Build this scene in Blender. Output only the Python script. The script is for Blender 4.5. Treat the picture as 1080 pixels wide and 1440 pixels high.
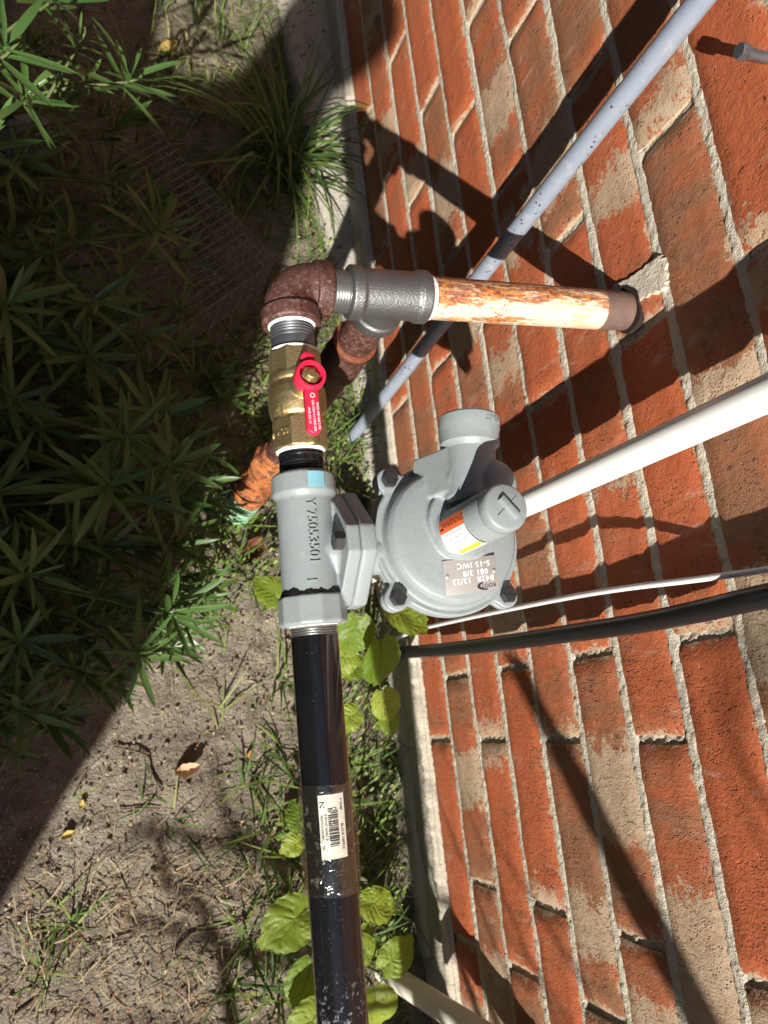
import bpy, bmesh, math, random
import numpy as np
from mathutils import Vector, Matrix

random.seed(7); rng = np.random.default_rng(11)
for o in list(bpy.data.objects): bpy.data.objects.remove(o)
scn = bpy.context.scene
COL = scn.collection

# ------------------------------------------------------------------ camera, sky, sun, exposure
CAMR = np.array([[0.929304, 0.011004, -0.369152], [-0.107793, 0.964115, -0.242618], [0.353235, 0.265258, 0.897142]])
CAML = np.array([-0.460462, 0.0, 1.142007])
FPX = 1078.0
cd = bpy.data.cameras.new('camera'); cam = bpy.data.objects.new('camera', cd); COL.objects.link(cam)
cd.sensor_fit = 'VERTICAL'; cd.sensor_height = 36.0; cd.sensor_width = 27.0; cd.lens = FPX / 1440 * 36
cd.clip_start = 0.01; cd.clip_end = 500
cd.dof.use_dof = True; cd.dof.focus_distance = 0.57; cd.dof.aperture_fstop = cd.lens / 2.2
m4 = Matrix([list(CAMR[i]) + [CAML[i]] for i in range(3)] + [[0, 0, 0, 1]])
cam.matrix_world = m4
scn.camera = cam

SUN = Vector((0.30, 0.69, -0.545)).normalized()
world = bpy.data.worlds.new('World'); scn.world = world; world.use_nodes = True
wn = world.node_tree.nodes; wl = world.node_tree.links
bg = wn['Background']; sky = wn.new('ShaderNodeTexSky'); sky.sky_type = 'NISHITA'; sky.sun_disc = False
sky.sun_elevation = math.asin(-SUN.z); sky.sun_rotation = math.radians(203.5)
sky.altitude = 50; sky.air_density = 1.0; sky.dust_density = 0.7; sky.ozone_density = 1.0
wl.new(sky.outputs['Color'], bg.inputs['Color']); bg.inputs['Strength'].default_value = 0.05
sl = bpy.data.lights.new('sun', 'SUN'); sl.energy = 5.0; sl.angle = math.radians(0.5); sl.color = (1.0, 0.95, 0.87)
so = bpy.data.objects.new('sun', sl); COL.objects.link(so); so.rotation_euler = SUN.to_track_quat('-Z', 'Y').to_euler()
so.location = (-2, -3, 4)
scn.view_settings.view_transform = 'Standard'; scn.view_settings.look = 'None'
scn.view_settings.exposure = 0.85; scn.view_settings.gamma = 1.0; scn.view_settings.use_curve_mapping = False
scn.cycles.adaptive_threshold = .02; scn.cycles.max_bounces = 4; scn.cycles.diffuse_bounces = 3; scn.cycles.glossy_bounces = 3; scn.cycles.transmission_bounces = 3; scn.cycles.transparent_max_bounces = 6
scn.render.resolution_x = 768; scn.render.resolution_y = 1024

# ------------------------------------------------------------------ helpers
def P(px, py, z=None, x=None):
    """a point of the place: the sight line through a photo pixel at height z, or at distance x from the wall"""
    d = CAMR @ np.array([(px - 540) / FPX, -(py - 720) / FPX, -1.0])
    t = (z - CAML[2]) / d[2] if z is not None else (x - CAML[0]) / d[0]
    return Vector(CAML + t * d)

def tag(o, label=None, cat=None, group=None, kind=None):
    if label: o['label'] = label
    if cat: o['category'] = cat
    if group: o['group'] = group
    if kind: o['kind'] = kind
    return o

def link(name, me, mat=None, parent=None, loc=None):
    o = bpy.data.objects.new(name, me); COL.objects.link(o)
    if mat is not None and me is not None and not me.materials: me.materials.append(mat)
    if parent is not None: o.parent = parent
    if loc is not None: o.location = loc
    return o

def thing(name, label, cat, group=None, loc=(0, 0, 0)):
    o = bpy.data.objects.new(name, None); COL.objects.link(o); o.empty_display_size = 0.02
    o.location = loc
    return tag(o, label, cat, group)

def finish(me, smooth=35):
    if smooth:
        me.shade_smooth()
        me.set_sharp_from_angle(angle=math.radians(smooth))
    return me

class MB:
    def __init__(s): s.v = []; s.f = []
    def add(s, vs, fs):
        n = len(s.v); s.v += [tuple(q) for q in vs]; s.f += [tuple(i + n for i in f) for f in fs]
    def mesh(s, name='m', smooth=35):
        me = bpy.data.meshes.new(name); me.from_pydata(s.v, [], s.f); me.update()
        bm = bmesh.new(); bm.from_mesh(me); bmesh.ops.recalc_face_normals(bm, faces=bm.faces); bm.to_mesh(me); bm.free()
        return finish(me, smooth)
    def obj(s, name, mat, parent=None, smooth=35):
        return link(name, s.mesh(name, smooth), mat, parent)
    def lathe(s, o, ax, prof, seg=40, caps=True, ref=None):
        """prof: (distance along the axis, radius)"""
        o = Vector(o); ax = Vector(ax).normalized()
        r0 = Vector(ref) if ref is not None else (Vector((0, 0, 1)) if abs(ax.z) < .9 else Vector((1, 0, 0)))
        e1 = (r0 - ax * r0.dot(ax)).normalized(); e2 = ax.cross(e1)
        vs = []; fs = []
        for t, r in prof:
            for k in range(seg):
                a = 2 * math.pi * k / seg
                vs.append(o + ax * t + (e1 * math.cos(a) + e2 * math.sin(a)) * r)
        m = len(prof)
        for i in range(m - 1):
            for k in range(seg):
                k2 = (k + 1) % seg
                fs.append((i * seg + k, i * seg + k2, (i + 1) * seg + k2, (i + 1) * seg + k))
        if caps:
            fs.append(tuple(range(seg))[::-1]); fs.append(tuple((m - 1) * seg + k for k in range(seg)))
        s.add(vs, fs); return s
    def cyl(s, a, b, r, seg=32, bev=0.0, ref=None):
        a = Vector(a); b = Vector(b); L = (b - a).length
        pr = [(0, r), (L, r)] if bev <= 0 else [(0, r - bev), (bev * .3, r - bev * .3), (bev, r), (L - bev, r), (L - bev * .3, r - bev * .3), (L, r - bev)]
        return s.lathe(a, b - a, pr, seg, True, ref)
    def tube(s, pts, r, seg=10, caps=True):
        pts = [Vector(p) for p in pts]; n = len(pts)
        rs = r if isinstance(r, (list, tuple)) else [r] * n
        vs = []; fs = []; e1 = None
        for i in range(n):
            d = (pts[min(i + 1, n - 1)] - pts[max(i - 1, 0)]).normalized()
            if e1 is None:
                q = Vector((0, 0, 1)) if abs(d.z) < .9 else Vector((1, 0, 0)); e1 = (q - d * q.dot(d)).normalized()
            else: e1 = (e1 - d * e1.dot(d)).normalized()
            e2 = d.cross(e1)
            for k in range(seg):
                a = 2 * math.pi * k / seg
                vs.append(pts[i] + (e1 * math.cos(a) + e2 * math.sin(a)) * rs[i])
        for i in range(n - 1):
            for k in range(seg):
                k2 = (k + 1) % seg
                fs.append((i * seg + k, i * seg + k2, (i + 1) * seg + k2, (i + 1) * seg + k))
        if caps: fs.append(tuple(range(seg))[::-1]); fs.append(tuple((n - 1) * seg + k for k in range(seg)))
        s.add(vs, fs); return s
    def prism(s, poly, o, ex, ey, ez, h):
        """poly (2D) in the ex, ey plane, extruded h along ez"""
        o, ex, ey, ez = map(Vector, (o, ex, ey, ez)); n = len(poly)
        vs = [o + ex * a + ey * b for a, b in poly] + [o + ex * a + ey * b + ez * h for a, b in poly]
        fs = [tuple(range(n))[::-1], tuple(range(n, 2 * n))] + [(i, (i + 1) % n, n + (i + 1) % n, n + i) for i in range(n)]
        s.add(vs, fs); return s
    def box(s, c, ex, ey, ez, sx, sy, sz):
        c, ex, ey, ez = map(Vector, (c, ex, ey, ez))
        return s.prism([(-sx / 2, -sy / 2), (sx / 2, -sy / 2), (sx / 2, sy / 2), (-sx / 2, sy / 2)], c - ez * sz / 2, ex, ey, ez, sz)
    def sphere(s, c, r, seg=24, rings=14, sc=(1, 1, 1)):
        c = Vector(c); vs = []; fs = []
        for i in range(rings + 1):
            th = math.pi * i / rings
            for k in range(seg):
                a = 2 * math.pi * k / seg
                vs.append(c + Vector((math.sin(th) * math.cos(a) * r * sc[0], math.sin(th) * math.sin(a) * r * sc[1], math.cos(th) * r * sc[2])))
        for i in range(rings):
            for k in range(seg):
                k2 = (k + 1) % seg
                fs.append((i * seg + k, i * seg + k2, (i + 1) * seg + k2, (i + 1) * seg + k))
        s.add(vs, fs); return s

def applied(me, mods):
    """the mesh with modifiers applied: blends overlapping solids into one casting"""
    o = bpy.data.objects.new('tmp', me); COL.objects.link(o)
    for typ, kw in mods:
        m = o.modifiers.new(typ, typ)
        for k, v in kw.items(): setattr(m, k, v)
    dg = bpy.context.evaluated_depsgraph_get(); dg.update()
    r = bpy.data.meshes.new_from_object(o.evaluated_get(dg))
    bpy.data.objects.remove(o); return r

def casting(mb, name, mat, parent=None, voxel=0.0011, it=5, fac=0.5):
    me = mb.mesh(name, 0)
    r = applied(me, [('REMESH', dict(mode='VOXEL', voxel_size=voxel, use_smooth_shade=True)), ('SMOOTH', dict(factor=fac, iterations=it))])
    r.materials.clear(); r.shade_smooth(); r.name = name
    return link(name, r, mat, parent)

def bevelled(mb, name, mat, parent=None, w=0.0015, seg=2, ang=40):
    me = mb.mesh(name, 0)
    r = applied(me, [('BEVEL', dict(width=w, segments=seg, limit_method='ANGLE', angle_limit=math.radians(ang)))])
    r.materials.clear(); finish(r, 40); r.name = name
    return link(name, r, mat, parent)

def text_geo(s, size, depth=0.0, spacing=1.0):
    c = bpy.data.curves.new('t', 'FONT'); c.body = s; c.size = size; c.extrude = depth; c.align_x = 'CENTER'; c.align_y = 'CENTER'
    c.space_character = spacing; c.resolution_u = 3
    o = bpy.data.objects.new('t', c); COL.objects.link(o)
    dg = bpy.context.evaluated_depsgraph_get(); dg.update()
    me = bpy.data.meshes.new_from_object(o.evaluated_get(dg))
    bpy.data.objects.remove(o)
    vs = [v.co.copy() for v in me.vertices]; fs = [tuple(p.vertices) for p in me.polygons]
    bpy.data.meshes.remove(me); return vs, fs

def text_on(mb, s, size, fn, depth=0.0, spacing=1.0, off=(0, 0), sx=1.0):
    vs, fs = text_geo(s, size, depth, spacing)
    mb.add([fn(v.x * sx + off[0], v.y + off[1], v.z) for v in vs], fs)

def wrap_patch(mb, fn, x0, x1, y0, y1, n=14, m=2):
    vs = [fn(x0 + (x1 - x0) * i / m, y0 + (y1 - y0) * j / n, 0) for j in range(n + 1) for i in range(m + 1)]
    fs = [(j * (m + 1) + i, j * (m + 1) + i + 1, (j + 1) * (m + 1) + i + 1, (j + 1) * (m + 1) + i) for j in range(n) for i in range(m)]
    mb.add(vs, fs)

_tab = rng.random((256, 256))
def vnoise(x, y):
    xi = np.floor(x).astype(int); yi = np.floor(y).astype(int); fx = x - xi; fy = y - yi
    fx = fx * fx * (3 - 2 * fx); fy = fy * fy * (3 - 2 * fy)
    a = _tab[xi % 256, yi % 256]; b = _tab[(xi + 1) % 256, yi % 256]; c = _tab[xi % 256, (yi + 1) % 256]; d = _tab[(xi + 1) % 256, (yi + 1) % 256]
    return (a * (1 - fx) + b * fx) * (1 - fy) + (c * (1 - fx) + d * fx) * fy
def fbm(x, y, o=4):
    s = 0; a = .5
    for i in range(o): s = s + a * (vnoise(x * 2 ** i + 17.3 * i, y * 2 ** i + 5.1 * i) - .5); a *= .5
    return s

# ------------------------------------------------------------------ materials
class NT:
    def __init__(s, name):
        s.m = bpy.data.materials.new(name); s.m.use_nodes = True
        s.t = s.m.node_tree; s.n = s.t.nodes; s.b = s.n['Principled BSDF']
    def node(s, typ, **kw):
        n = s.n.new('ShaderNode' + typ)
        for k, v in kw.items():
            if k.startswith('_'): setattr(n, k[1:], v)
        return n
    def set(s, sock, v):
        if isinstance(v, bpy.types.NodeSocket): s.t.links.new(v, sock)
        else: sock.default_value = v
    def inp(s, k, v):
        if isinstance(v, (tuple, list)) and len(v) == 3: v = (*v, 1)
        s.set(s.b.inputs[k], v)
    def coord(s, scale=(1, 1, 1), rnd=False, kind='Object'):
        c = s.n.new('ShaderNodeTexCoord'); mp = s.n.new('ShaderNodeMapping'); s.t.links.new(c.outputs[kind], mp.inputs['Vector'])
        mp.inputs['Scale'].default_value = scale
        if rnd:
            oi = s.n.new('ShaderNodeObjectInfo'); mm = s.math('MULTIPLY', oi.outputs['Random'], 37.0)
            cb = s.n.new('ShaderNodeCombineXYZ'); 
            for i in range(3): s.t.links.new(mm, cb.inputs[i])
            s.t.links.new(cb.outputs[0], mp.inputs['Location'])
        return mp.outputs[0]
    def noise(s, vec, scale, detail=4, rough=.55, dist=0):
        n = s.n.new('ShaderNodeTexNoise'); s.t.links.new(vec, n.inputs['Vector'])
        n.inputs['Scale'].default_value = scale; n.inputs['Detail'].default_value = min(detail, 3); n.inputs['Roughness'].default_value = rough; n.inputs['Distortion'].default_value = dist
        return n.outputs['Fac']
    def voro(s, vec, scale, feature='F1', out='Distance', rnd=1.0):
        n = s.n.new('ShaderNodeTexVoronoi'); n.feature = feature; s.t.links.new(vec, n.inputs['Vector']); n.inputs['Scale'].default_value = scale
        n.inputs['Randomness'].default_value = rnd
        return n.outputs[out]
    def math(s, op, a, b=0.0, c=0.0):
        n = s.n.new('ShaderNodeMath'); n.operation = op
        s.set(n.inputs[0], a); s.set(n.inputs[1], b); s.set(n.inputs[2], c); return n.outputs[0]
    def ramp(s, fac, stops):
        n = s.n.new('ShaderNodeValToRGB'); s.t.links.new(fac, n.inputs[0]); e = n.color_ramp.elements
        while len(e) < len(stops): e.new(0.5)
        for i, (p, c) in enumerate(stops):
            e[i].position = p; e[i].color = (*c, 1) if isinstance(c, (tuple, list)) else (c, c, c, 1)
        return n.outputs[0]
    def mix(s, fac, a, b, typ='MIX'):
        n = s.n.new('ShaderNodeMix'); n.data_type = 'RGBA'; n.blend_type = typ
        s.set(n.inputs[0], fac)
        s.set(n.inputs[6], (*a, 1) if isinstance(a, (tuple, list)) else a); s.set(n.inputs[7], (*b, 1) if isinstance(b, (tuple, list)) else b)
        return n.outputs[2]
    def step(s, v, lo, hi):
        n = s.n.new('ShaderNodeMapRange'); n.interpolation_type = 'SMOOTHSTEP'
        s.set(n.inputs[0], v); s.set(n.inputs[1], lo); s.set(n.inputs[2], hi); return n.outputs[0]
    def bump(s, h, strength=.5, dist=.001, normal=None):
        n = s.n.new('ShaderNodeBump'); n.inputs['Strength'].default_value = strength; n.inputs['Distance'].default_value = dist
        s.t.links.new(h, n.inputs['Height'])
        if normal is not None: s.t.links.new(normal, n.inputs['Normal'])
        s.t.links.new(n.outputs[0], s.b.inputs['Normal']); return n.outputs[0]
    def oattr(s, name):
        n = s.n.new('ShaderNodeAttribute'); n.attribute_type = 'OBJECT'; n.attribute_name = name; return n
    def gattr(s, name):
        n = s.n.new('ShaderNodeAttribute'); n.attribute_type = 'GEOMETRY'; n.attribute_name = name; return n

def simple(name, col, rough=.5, metal=0, spec=.5, bump=None, var=0.0, vscale=60):
    t = NT(name); t.inp('Roughness', rough); t.inp('Metallic', metal); t.inp('Specular IOR Level', spec)
    v = t.coord()
    if var > 0:
        n = t.noise(v, vscale, 5)
        t.inp('Base Color', t.mix(n, [c * (1 - var) for c in col], [min(1, c * (1 + var)) for c in col]))
    else: t.inp('Base Color', col)
    if bump: t.bump(t.noise(v, bump[0], 4), bump[1], bump[2])
    return t.m

def mat_brick(stuff=False):
    t = NT('brick_clay' + ('_far' if stuff else ''))
    v = t.coord((1, 1, 1), rnd=True)
    big = t.noise(v, 24, 3, .6); med = t.noise(v, 110, 4, .65); fine = t.noise(v, 520, 2, .7)
    if stuff:
        t.inp('Base Color', t.mix(big, (.36, .085, .034), (.2, .085, .045))); t.inp('Roughness', .7); t.bump(med, .5, .001); return t.m
    band = t.noise(t.coord((1, 1, .22), rnd=True), 30, 3, .6)
    br = t.oattr('brown').outputs['Fac']
    f = t.math('ADD', br, t.math('MULTIPLY', t.math('SUBTRACT', t.math('ADD', t.math('MULTIPLY', band, .7), t.math('MULTIPLY', big, .3)), .5), 2.6))
    f = t.step(f, .05, .95)
    red = t.mix(med, (.36, .080, .028), (.48, .140, .058))
    brn = t.mix(med, (.20, .088, .042), (.33, .165, .088))
    base = t.mix(f, red, brn)
    c = t.n.new('ShaderNodeTexCoord'); sx = t.n.new('ShaderNodeSeparateXYZ'); t.t.links.new(c.outputs['Object'], sx.inputs[0])
    yy = t.math('ADD', t.math('DIVIDE', sx.outputs['Y'], .246), .5)
    yy = t.math('ADD', yy, t.math('MULTIPLY', t.math('SUBTRACT', t.noise(v, 48, 4, .7), .5), .34))
    pos = t.oattr('smear_at').outputs['Fac']; wid = t.oattr('smear_width').outputs['Fac']
    dd = t.math('SUBTRACT', wid, t.math('ABSOLUTE', t.math('SUBTRACT', yy, pos)))
    smear = t.step(dd, -.07, .07)
    # rubbed mortar along the long edges and ends
    ez = t.math('ABSOLUTE', sx.outputs['Z']); ey = t.math('ABSOLUTE', sx.outputs['Y'])
    edge = t.math('MAXIMUM', t.math('SUBTRACT', ez, .0322), t.math('SUBTRACT', ey, .1195))
    edge = t.math('ADD', edge, t.math('MULTIPLY', t.math('SUBTRACT', t.noise(v, 45, 3), .52), .026))
    smear = t.math('MAXIMUM', smear, t.math('MULTIPLY', t.step(edge, -.004, .004), .8))
    brk = t.noise(v, 200, 4, .75)
    smear = t.step(t.math('ADD', t.math('MULTIPLY', smear, .9), t.math('ADD', t.math('MULTIPLY', t.math('SUBTRACT', brk, .5), 1.9), t.math('MULTIPLY', t.math('SUBTRACT', fine, .5), 1.0))), .38, .70)
    smear = t.math('MULTIPLY', smear, t.math('ADD', .5, t.math('MULTIPLY', t.noise(v, 33, 2), .6)))
    tan = t.mix(med, (.36, .265, .17), (.58, .47, .33))
    col = t.mix(smear, base, tan)
    pale = t.step(t.noise(t.coord((1, 1, .3), rnd=True), 75, 3, .6), .58, .78)
    col = t.mix(t.math('MULTIPLY', pale, .42), col, (.52, .37, .29))
    # torn, dragged pits of the clay face
    vs = t.coord((1, 1.0, .45), rnd=True)
    vo = t.noise(vs, 210, 4, .72, .5)
    pz = t.step(big, .47, .66)
    pit = t.math('MULTIPLY', t.step(vo, .575, .645), pz)
    pit2 = t.math('MULTIPLY', t.step(brk, .645, .70), t.step(med, .46, .58))
    chips = t.math('MULTIPLY', t.step(t.voro(t.coord((1, 1, .7), rnd=True), 330), .30, .16), t.step(t.noise(v, 31, 2), .52, .60))
    dark = t.math('MAXIMUM', t.math('MAXIMUM', pit, pit2), chips)
    col = t.mix(t.math('MULTIPLY', dark, .42), col, (.12, .042, .02))
    t.inp('Base Color', col)
    t.inp('Roughness', .66); t.inp('Specular IOR Level', .4)
    h = t.math('ADD', t.math('MULTIPLY', fine, .30), t.math('MULTIPLY', med, .55))
    h = t.math('SUBTRACT', h, t.math('MULTIPLY', dark, 1.0))
    t.bump(h, 1.0, .0019)
    return t.m

def mat_mortar():
    t = NT('mortar'); v = t.coord()
    a = t.noise(v, 60, 4); g = t.noise(v, 620, 4, .7); g2 = t.noise(v, 240, 4, .7)
    col = t.mix(a, (.47, .42, .33), (.66, .60, .49))
    col = t.mix(t.math('MULTIPLY', t.step(g, .56, .7), .45), col, (.26, .22, .17))
    t.inp('Base Color', col); t.inp('Roughness', .95); t.inp('Specular IOR Level', .15)
    t.bump(t.math('ADD', t.math('MULTIPLY', g, .8), g2), 1.0, .0020); return t.m

def mat_concrete():
    t = NT('foundation_concrete'); v = t.coord()
    a = t.noise(v, 14, 5, .6); g = t.noise(v, 300, 5, .7); st = t.noise(t.coord((1, .35, 1)), 30, 5)
    col = t.mix(a, (.37, .342, .285), (.52, .485, .41)); col = t.mix(t.math('MULTIPLY', t.step(st, .5, .7), .5), col, (.22, .20, .17))
    col = t.mix(t.step(g, .62, .72), col, (.3, .275, .23))
    t.inp('Base Color', col); t.inp('Roughness', .9); t.inp('Specular IOR Level', .2)
    t.bump(t.math('ADD', t.math('ADD', g, t.noise(v, 110, 3, .7)), t.math('MULTIPLY', st, .8)), 1.0, .0035); return t.m

def mat_soil():
    t = NT('soil'); v = t.coord()
    a = t.noise(v, 5, 5, .6); b = t.noise(v, 40, 6, .65); c = t.noise(v, 260, 6, .72); d = t.noise(v, 900, 3, .7)
    col = t.mix(t.step(a, .35, .65), (.265, .225, .172), (.40, .348, .27))
    col = t.mix(t.step(b, .45, .72), col, (.205, .172, .135))
    col = t.mix(t.math('MULTIPLY', t.step(c, .56, .72), .75), col, (.52, .47, .39))
    col = t.mix(t.math('MULTIPLY', t.step(c, .46, .34), .7), col, (.12, .09, .062))
    gr = t.gattr('green').outputs['Fac']
    col = t.mix(t.math('MULTIPLY', gr, t.math('ADD', .25, t.math('MULTIPLY', t.step(b, .4, .6), .55))), col, (.075, .095, .028))
    t.inp('Base Color', col); t.inp('Roughness', .95); t.inp('Specular IOR Level', .1)
    t.bump(t.math('ADD', t.math('MULTIPLY', c, 1.0), t.math('ADD', t.math('MULTIPLY', d, .35), t.math('MULTIPLY', b, 1.2))), 1.0, .008); return t.m

def mat_greypaint():
    t = NT('grey_enamel'); v = t.coord()
    n = t.noise(v, 45, 3); f = t.noise(v, 900, 2, .7); m = t.noise(v, 170, 3, .65)
    col = t.mix(n, (.212, .244, .248), (.252, .284, .287))
    dirt = t.math('MULTIPLY', t.step(t.noise(v, 85, 3, .7), .56, .72), .30)
    col = t.mix(dirt, col, (.15, .15, .135))
    dust = t.math('MULTIPLY', t.step(m, .56, .70), .16); col = t.mix(dust, col, (.42, .42, .39))
    sp = t.step(t.voro(v, 260), .10, .05); rare = t.step(t.noise(v, 60, 2), .56, .62)
    col = t.mix(t.math('MULTIPLY', sp, rare), col, (.04, .045, .05))
    t.inp('Base Color', col); t.inp('Roughness', t.math('ADD', .30, t.math('MULTIPLY', m, .25))); t.inp('Specular IOR Level', .5)
    t.bump(t.math('ADD', t.math('MULTIPLY', f, .6), m), .26, .0012); return t.m

def mat_blackpipe():
    t = NT('black_lacquer'); v = t.coord((1, .18, 1)); v1 = t.coord()
    sc = t.noise(t.coord((1, .03, 1)), 900, 4, .7); dust = t.step(t.voro(v1, 420), .12, .06); dz = t.step(t.noise(v1, 38, 4), .50, .62)
    col = t.mix(t.noise(v, 60, 4), (.005, .005, .006), (.012, .012, .013))
    col = t.mix(t.math('MULTIPLY', t.step(sc, .64, .72), .12), col, (.35, .34, .33))
    col = t.mix(t.math('MULTIPLY', t.math('MULTIPLY', dust, dz), .6), col, (.40, .38, .34))
    patch = t.math('MULTIPLY', t.step(t.noise(v1, 210, 5, .8), .55, .68), t.oattr('scuff').outputs['Fac'])
    cc = t.n.new('ShaderNodeTexCoord'); sx = t.n.new('ShaderNodeSeparateXYZ'); t.t.links.new(cc.outputs['Object'], sx.inputs[0])
    patch = t.math('MULTIPLY', patch, t.step(sx.outputs['Y'], -.155, -.18))
    col = t.mix(t.math('MULTIPLY', patch, .55), col, (.42, .42, .43))
    t.inp('Base Color', col); t.inp('Roughness', t.math('ADD', .16, t.math('MULTIPLY', t.noise(v, 120, 5), .16)))
    t.inp('Coat Weight', .8); t.inp('Coat Roughness', .06)
    t.bump(t.math('ADD', t.noise(v, 300, 4), t.math('MULTIPLY', t.noise(v1, 1200, 2), .3)), .07, .0006); return t.m

def mat_iron():
    t = NT('cast_iron'); v = t.coord(); n = t.noise(v, 650, 4, .6); b = t.noise(v, 50, 5)
    t.inp('Base Color', t.mix(b, (.15, .153, .153), (.25, .254, .25))); t.inp('Metallic', .85); t.inp('Roughness', t.math('ADD', .36, t.math('MULTIPLY', n, .22)))
    t.bump(t.math('ADD', n, t.math('MULTIPLY', b, .5)), .45, .0011); return t.m

def mat_galv():
    t = NT('galvanised'); v = t.coord(); b = t.noise(v, 90, 5)
    sp = t.step(t.voro(v, 300), .2, .1); dz = t.step(t.noise(v, 80, 2), .5, .6)
    col = t.mix(b, (.13, .138, .155), (.27, .28, .30)); col = t.mix(t.math('MULTIPLY', sp, dz), col, (.4, .41, .42))
    t.inp('Base Color', col); t.inp('Metallic', .8); t.inp('Roughness', .38)
    t.bump(b, .2, .0008); return t.m

def mat_brownrust():
    t = NT('brown_rust'); v = t.coord(); a = t.noise(v, 55, 6, .65); b = t.noise(v, 260, 6, .7); c = t.noise(v, 700, 3)
    col = t.mix(t.step(a, .38, .6), (.060, .022, .016), (.105, .046, .037))
    col = t.mix(t.step(b, .52, .66), col, (.165, .095, .084)); col = t.mix(t.step(b, .42, .33), col, (.032, .010, .006))
    t.inp('Base Color', col); t.inp('Roughness', t.math('ADD', .35, t.math('MULTIPLY', b, .35))); t.inp('Metallic', .15); t.inp('Specular IOR Level', .5)
    t.bump(t.math('ADD', b, t.math('MULTIPLY', c, .4)), .55, .001); return t.m

def mat_orangerust():
    t = NT('orange_rust'); v = t.coord(); a = t.noise(v, 70, 6, .7); b = t.noise(v, 320, 5, .7)
    col = t.mix(t.step(a, .36, .62), (.13, .036, .014), (.42, .135, .035)); col = t.mix(t.step(b, .55, .68), col, (.55, .26, .11)); col = t.mix(t.step(b, .4, .3), col, (.10, .022, .01))
    t.inp('Base Color', col); t.inp('Roughness', .75); t.bump(t.math('ADD', a, b), .7, .002); return t.m

def mat_rustpaint():
    t = NT('flaking_cream_paint'); v = t.coord((.22, 1, 1)); v1 = t.coord()
    cc = t.n.new('ShaderNodeTexCoord'); sx = t.n.new('ShaderNodeSeparateXYZ'); t.t.links.new(cc.outputs['Object'], sx.inputs[0])
    a = t.noise(v, 90, 6, .68); b = t.noise(v1, 220, 6, .7)
    # rust has eaten the run near the tee, paint holds near the wall and along the sunny flank
    grad = t.math('MULTIPLY', t.math('ADD', sx.outputs['X'], .09), -.8)
    flank = t.math('MULTIPLY', t.math('ADD', t.math('SUBTRACT', sx.outputs['Y'], .3155), t.math('MULTIPLY', t.math('SUBTRACT', sx.outputs['Z'], .655), -.25)), 14)
    r = t.math('ADD', t.math('ADD', a, grad), flank)
    r = t.math('ADD', r, t.math('MULTIPLY', t.math('SUBTRACT', b, .5), .45))
    m = t.math('MULTIPLY', t.step(r, .40, .52), t.math('SUBTRACT', 1.0, t.math('MULTIPLY', t.step(t.noise(v, 330, 3, .7), .54, .62), .6)))
    paint = t.mix(t.noise(v1, 60, 4), (.52, .42, .29), (.63, .56, .44))
    rust = t.mix(t.step(b, .4, .62), (.17, .048, .018), (.50, .185, .058)); rust = t.mix(t.step(t.noise(v, 200, 4), .55, .68), rust, (.25, .10, .075))
    col = t.mix(m, paint, rust); col = t.mix(t.step(t.noise(v1, 300, 4), .66, .70), col, (.10, .05, .035))
    col = t.mix(t.math('MULTIPLY', t.step(t.noise(v, 150, 3), .56, .62), .45), col, (.66, .33, .12))
    t.inp('Base Color', col); t.inp('Roughness', .55); t.bump(t.math('SUBTRACT', b, m), .4, .0012); return t.m

def mat_brass():
    t = NT('brass'); v = t.coord(); n = t.noise(v, 420, 5, .65); b = t.noise(v, 60, 4)
    col = t.mix(b, (.40, .31, .145), (.56, .46, .25)); col = t.mix(t.step(n, .55, .68), col, (.26, .17, .06))
    t.inp('Base Color', col); t.inp('Metallic', 1.0); t.inp('Roughness', t.math('ADD', .40, t.math('MULTIPLY', n, .25)))
    t.bump(t.math('ADD', n, t.noise(v, 900, 2)), .24, .0010); return t.m

def mat_leaf(name, c1, c2, tr=.25, rough=.35, vein=0):
    t = NT(name); v = t.coord((1, 1, 1)); oi = t.n.new('ShaderNodeObjectInfo')
    n = t.noise(t.coord((1, 1, 1), kind='Generated'), 5, 4)
    rn = t.gattr('tint').outputs['Fac'] if name.endswith('mass') else oi.outputs['Random']
    f = t.math('ADD', t.math('MULTIPLY', n, .4), t.math('MULTIPLY', rn, .6))
    col = t.mix(f, c1, c2)
    t.inp('Base Color', col); t.inp('Roughness', rough); t.inp('Specular IOR Level', .45)
    tl = t.n.new('ShaderNodeBsdfTranslucent'); t.set(tl.inputs['Color'], t.mix(.5, col, (c2[0] * 1.6, c2[1] * 1.5, c2[2] * .8)))
    ms = t.n.new('ShaderNodeMixShader'); ms.inputs[0].default_value = tr
    out = t.n['Material Output']; t.t.links.new(t.b.outputs[0], ms.inputs[1]); t.t.links.new(tl.outputs[0], ms.inputs[2]); t.t.links.new(ms.outputs[0], out.inputs['Surface'])
    if vein:
        g = t.n.new('ShaderNodeAttribute'); g.attribute_type = 'GEOMETRY'; g.attribute_name = 'vein'
        t.bump(t.math('ADD', g.outputs['Fac'], t.math('MULTIPLY', t.noise(v, 300, 3), .25)), .6, .002)
        c3 = t.mix(t.step(g.outputs['Fac'], .5, .0), col, [q * .72 for q in c1]); t.inp('Base Color', c3)
    return t.m

def mat_straw(name, cols, rough=.8):
    t = NT(name); r = t.gattr('tint').outputs['Fac']
    t.inp('Base Color', t.ramp(r, [(i / (len(cols) - 1), c) for i, c in enumerate(cols)])); t.inp('Roughness', rough); t.inp('Specular IOR Level', .25)
    return t.m

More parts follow.
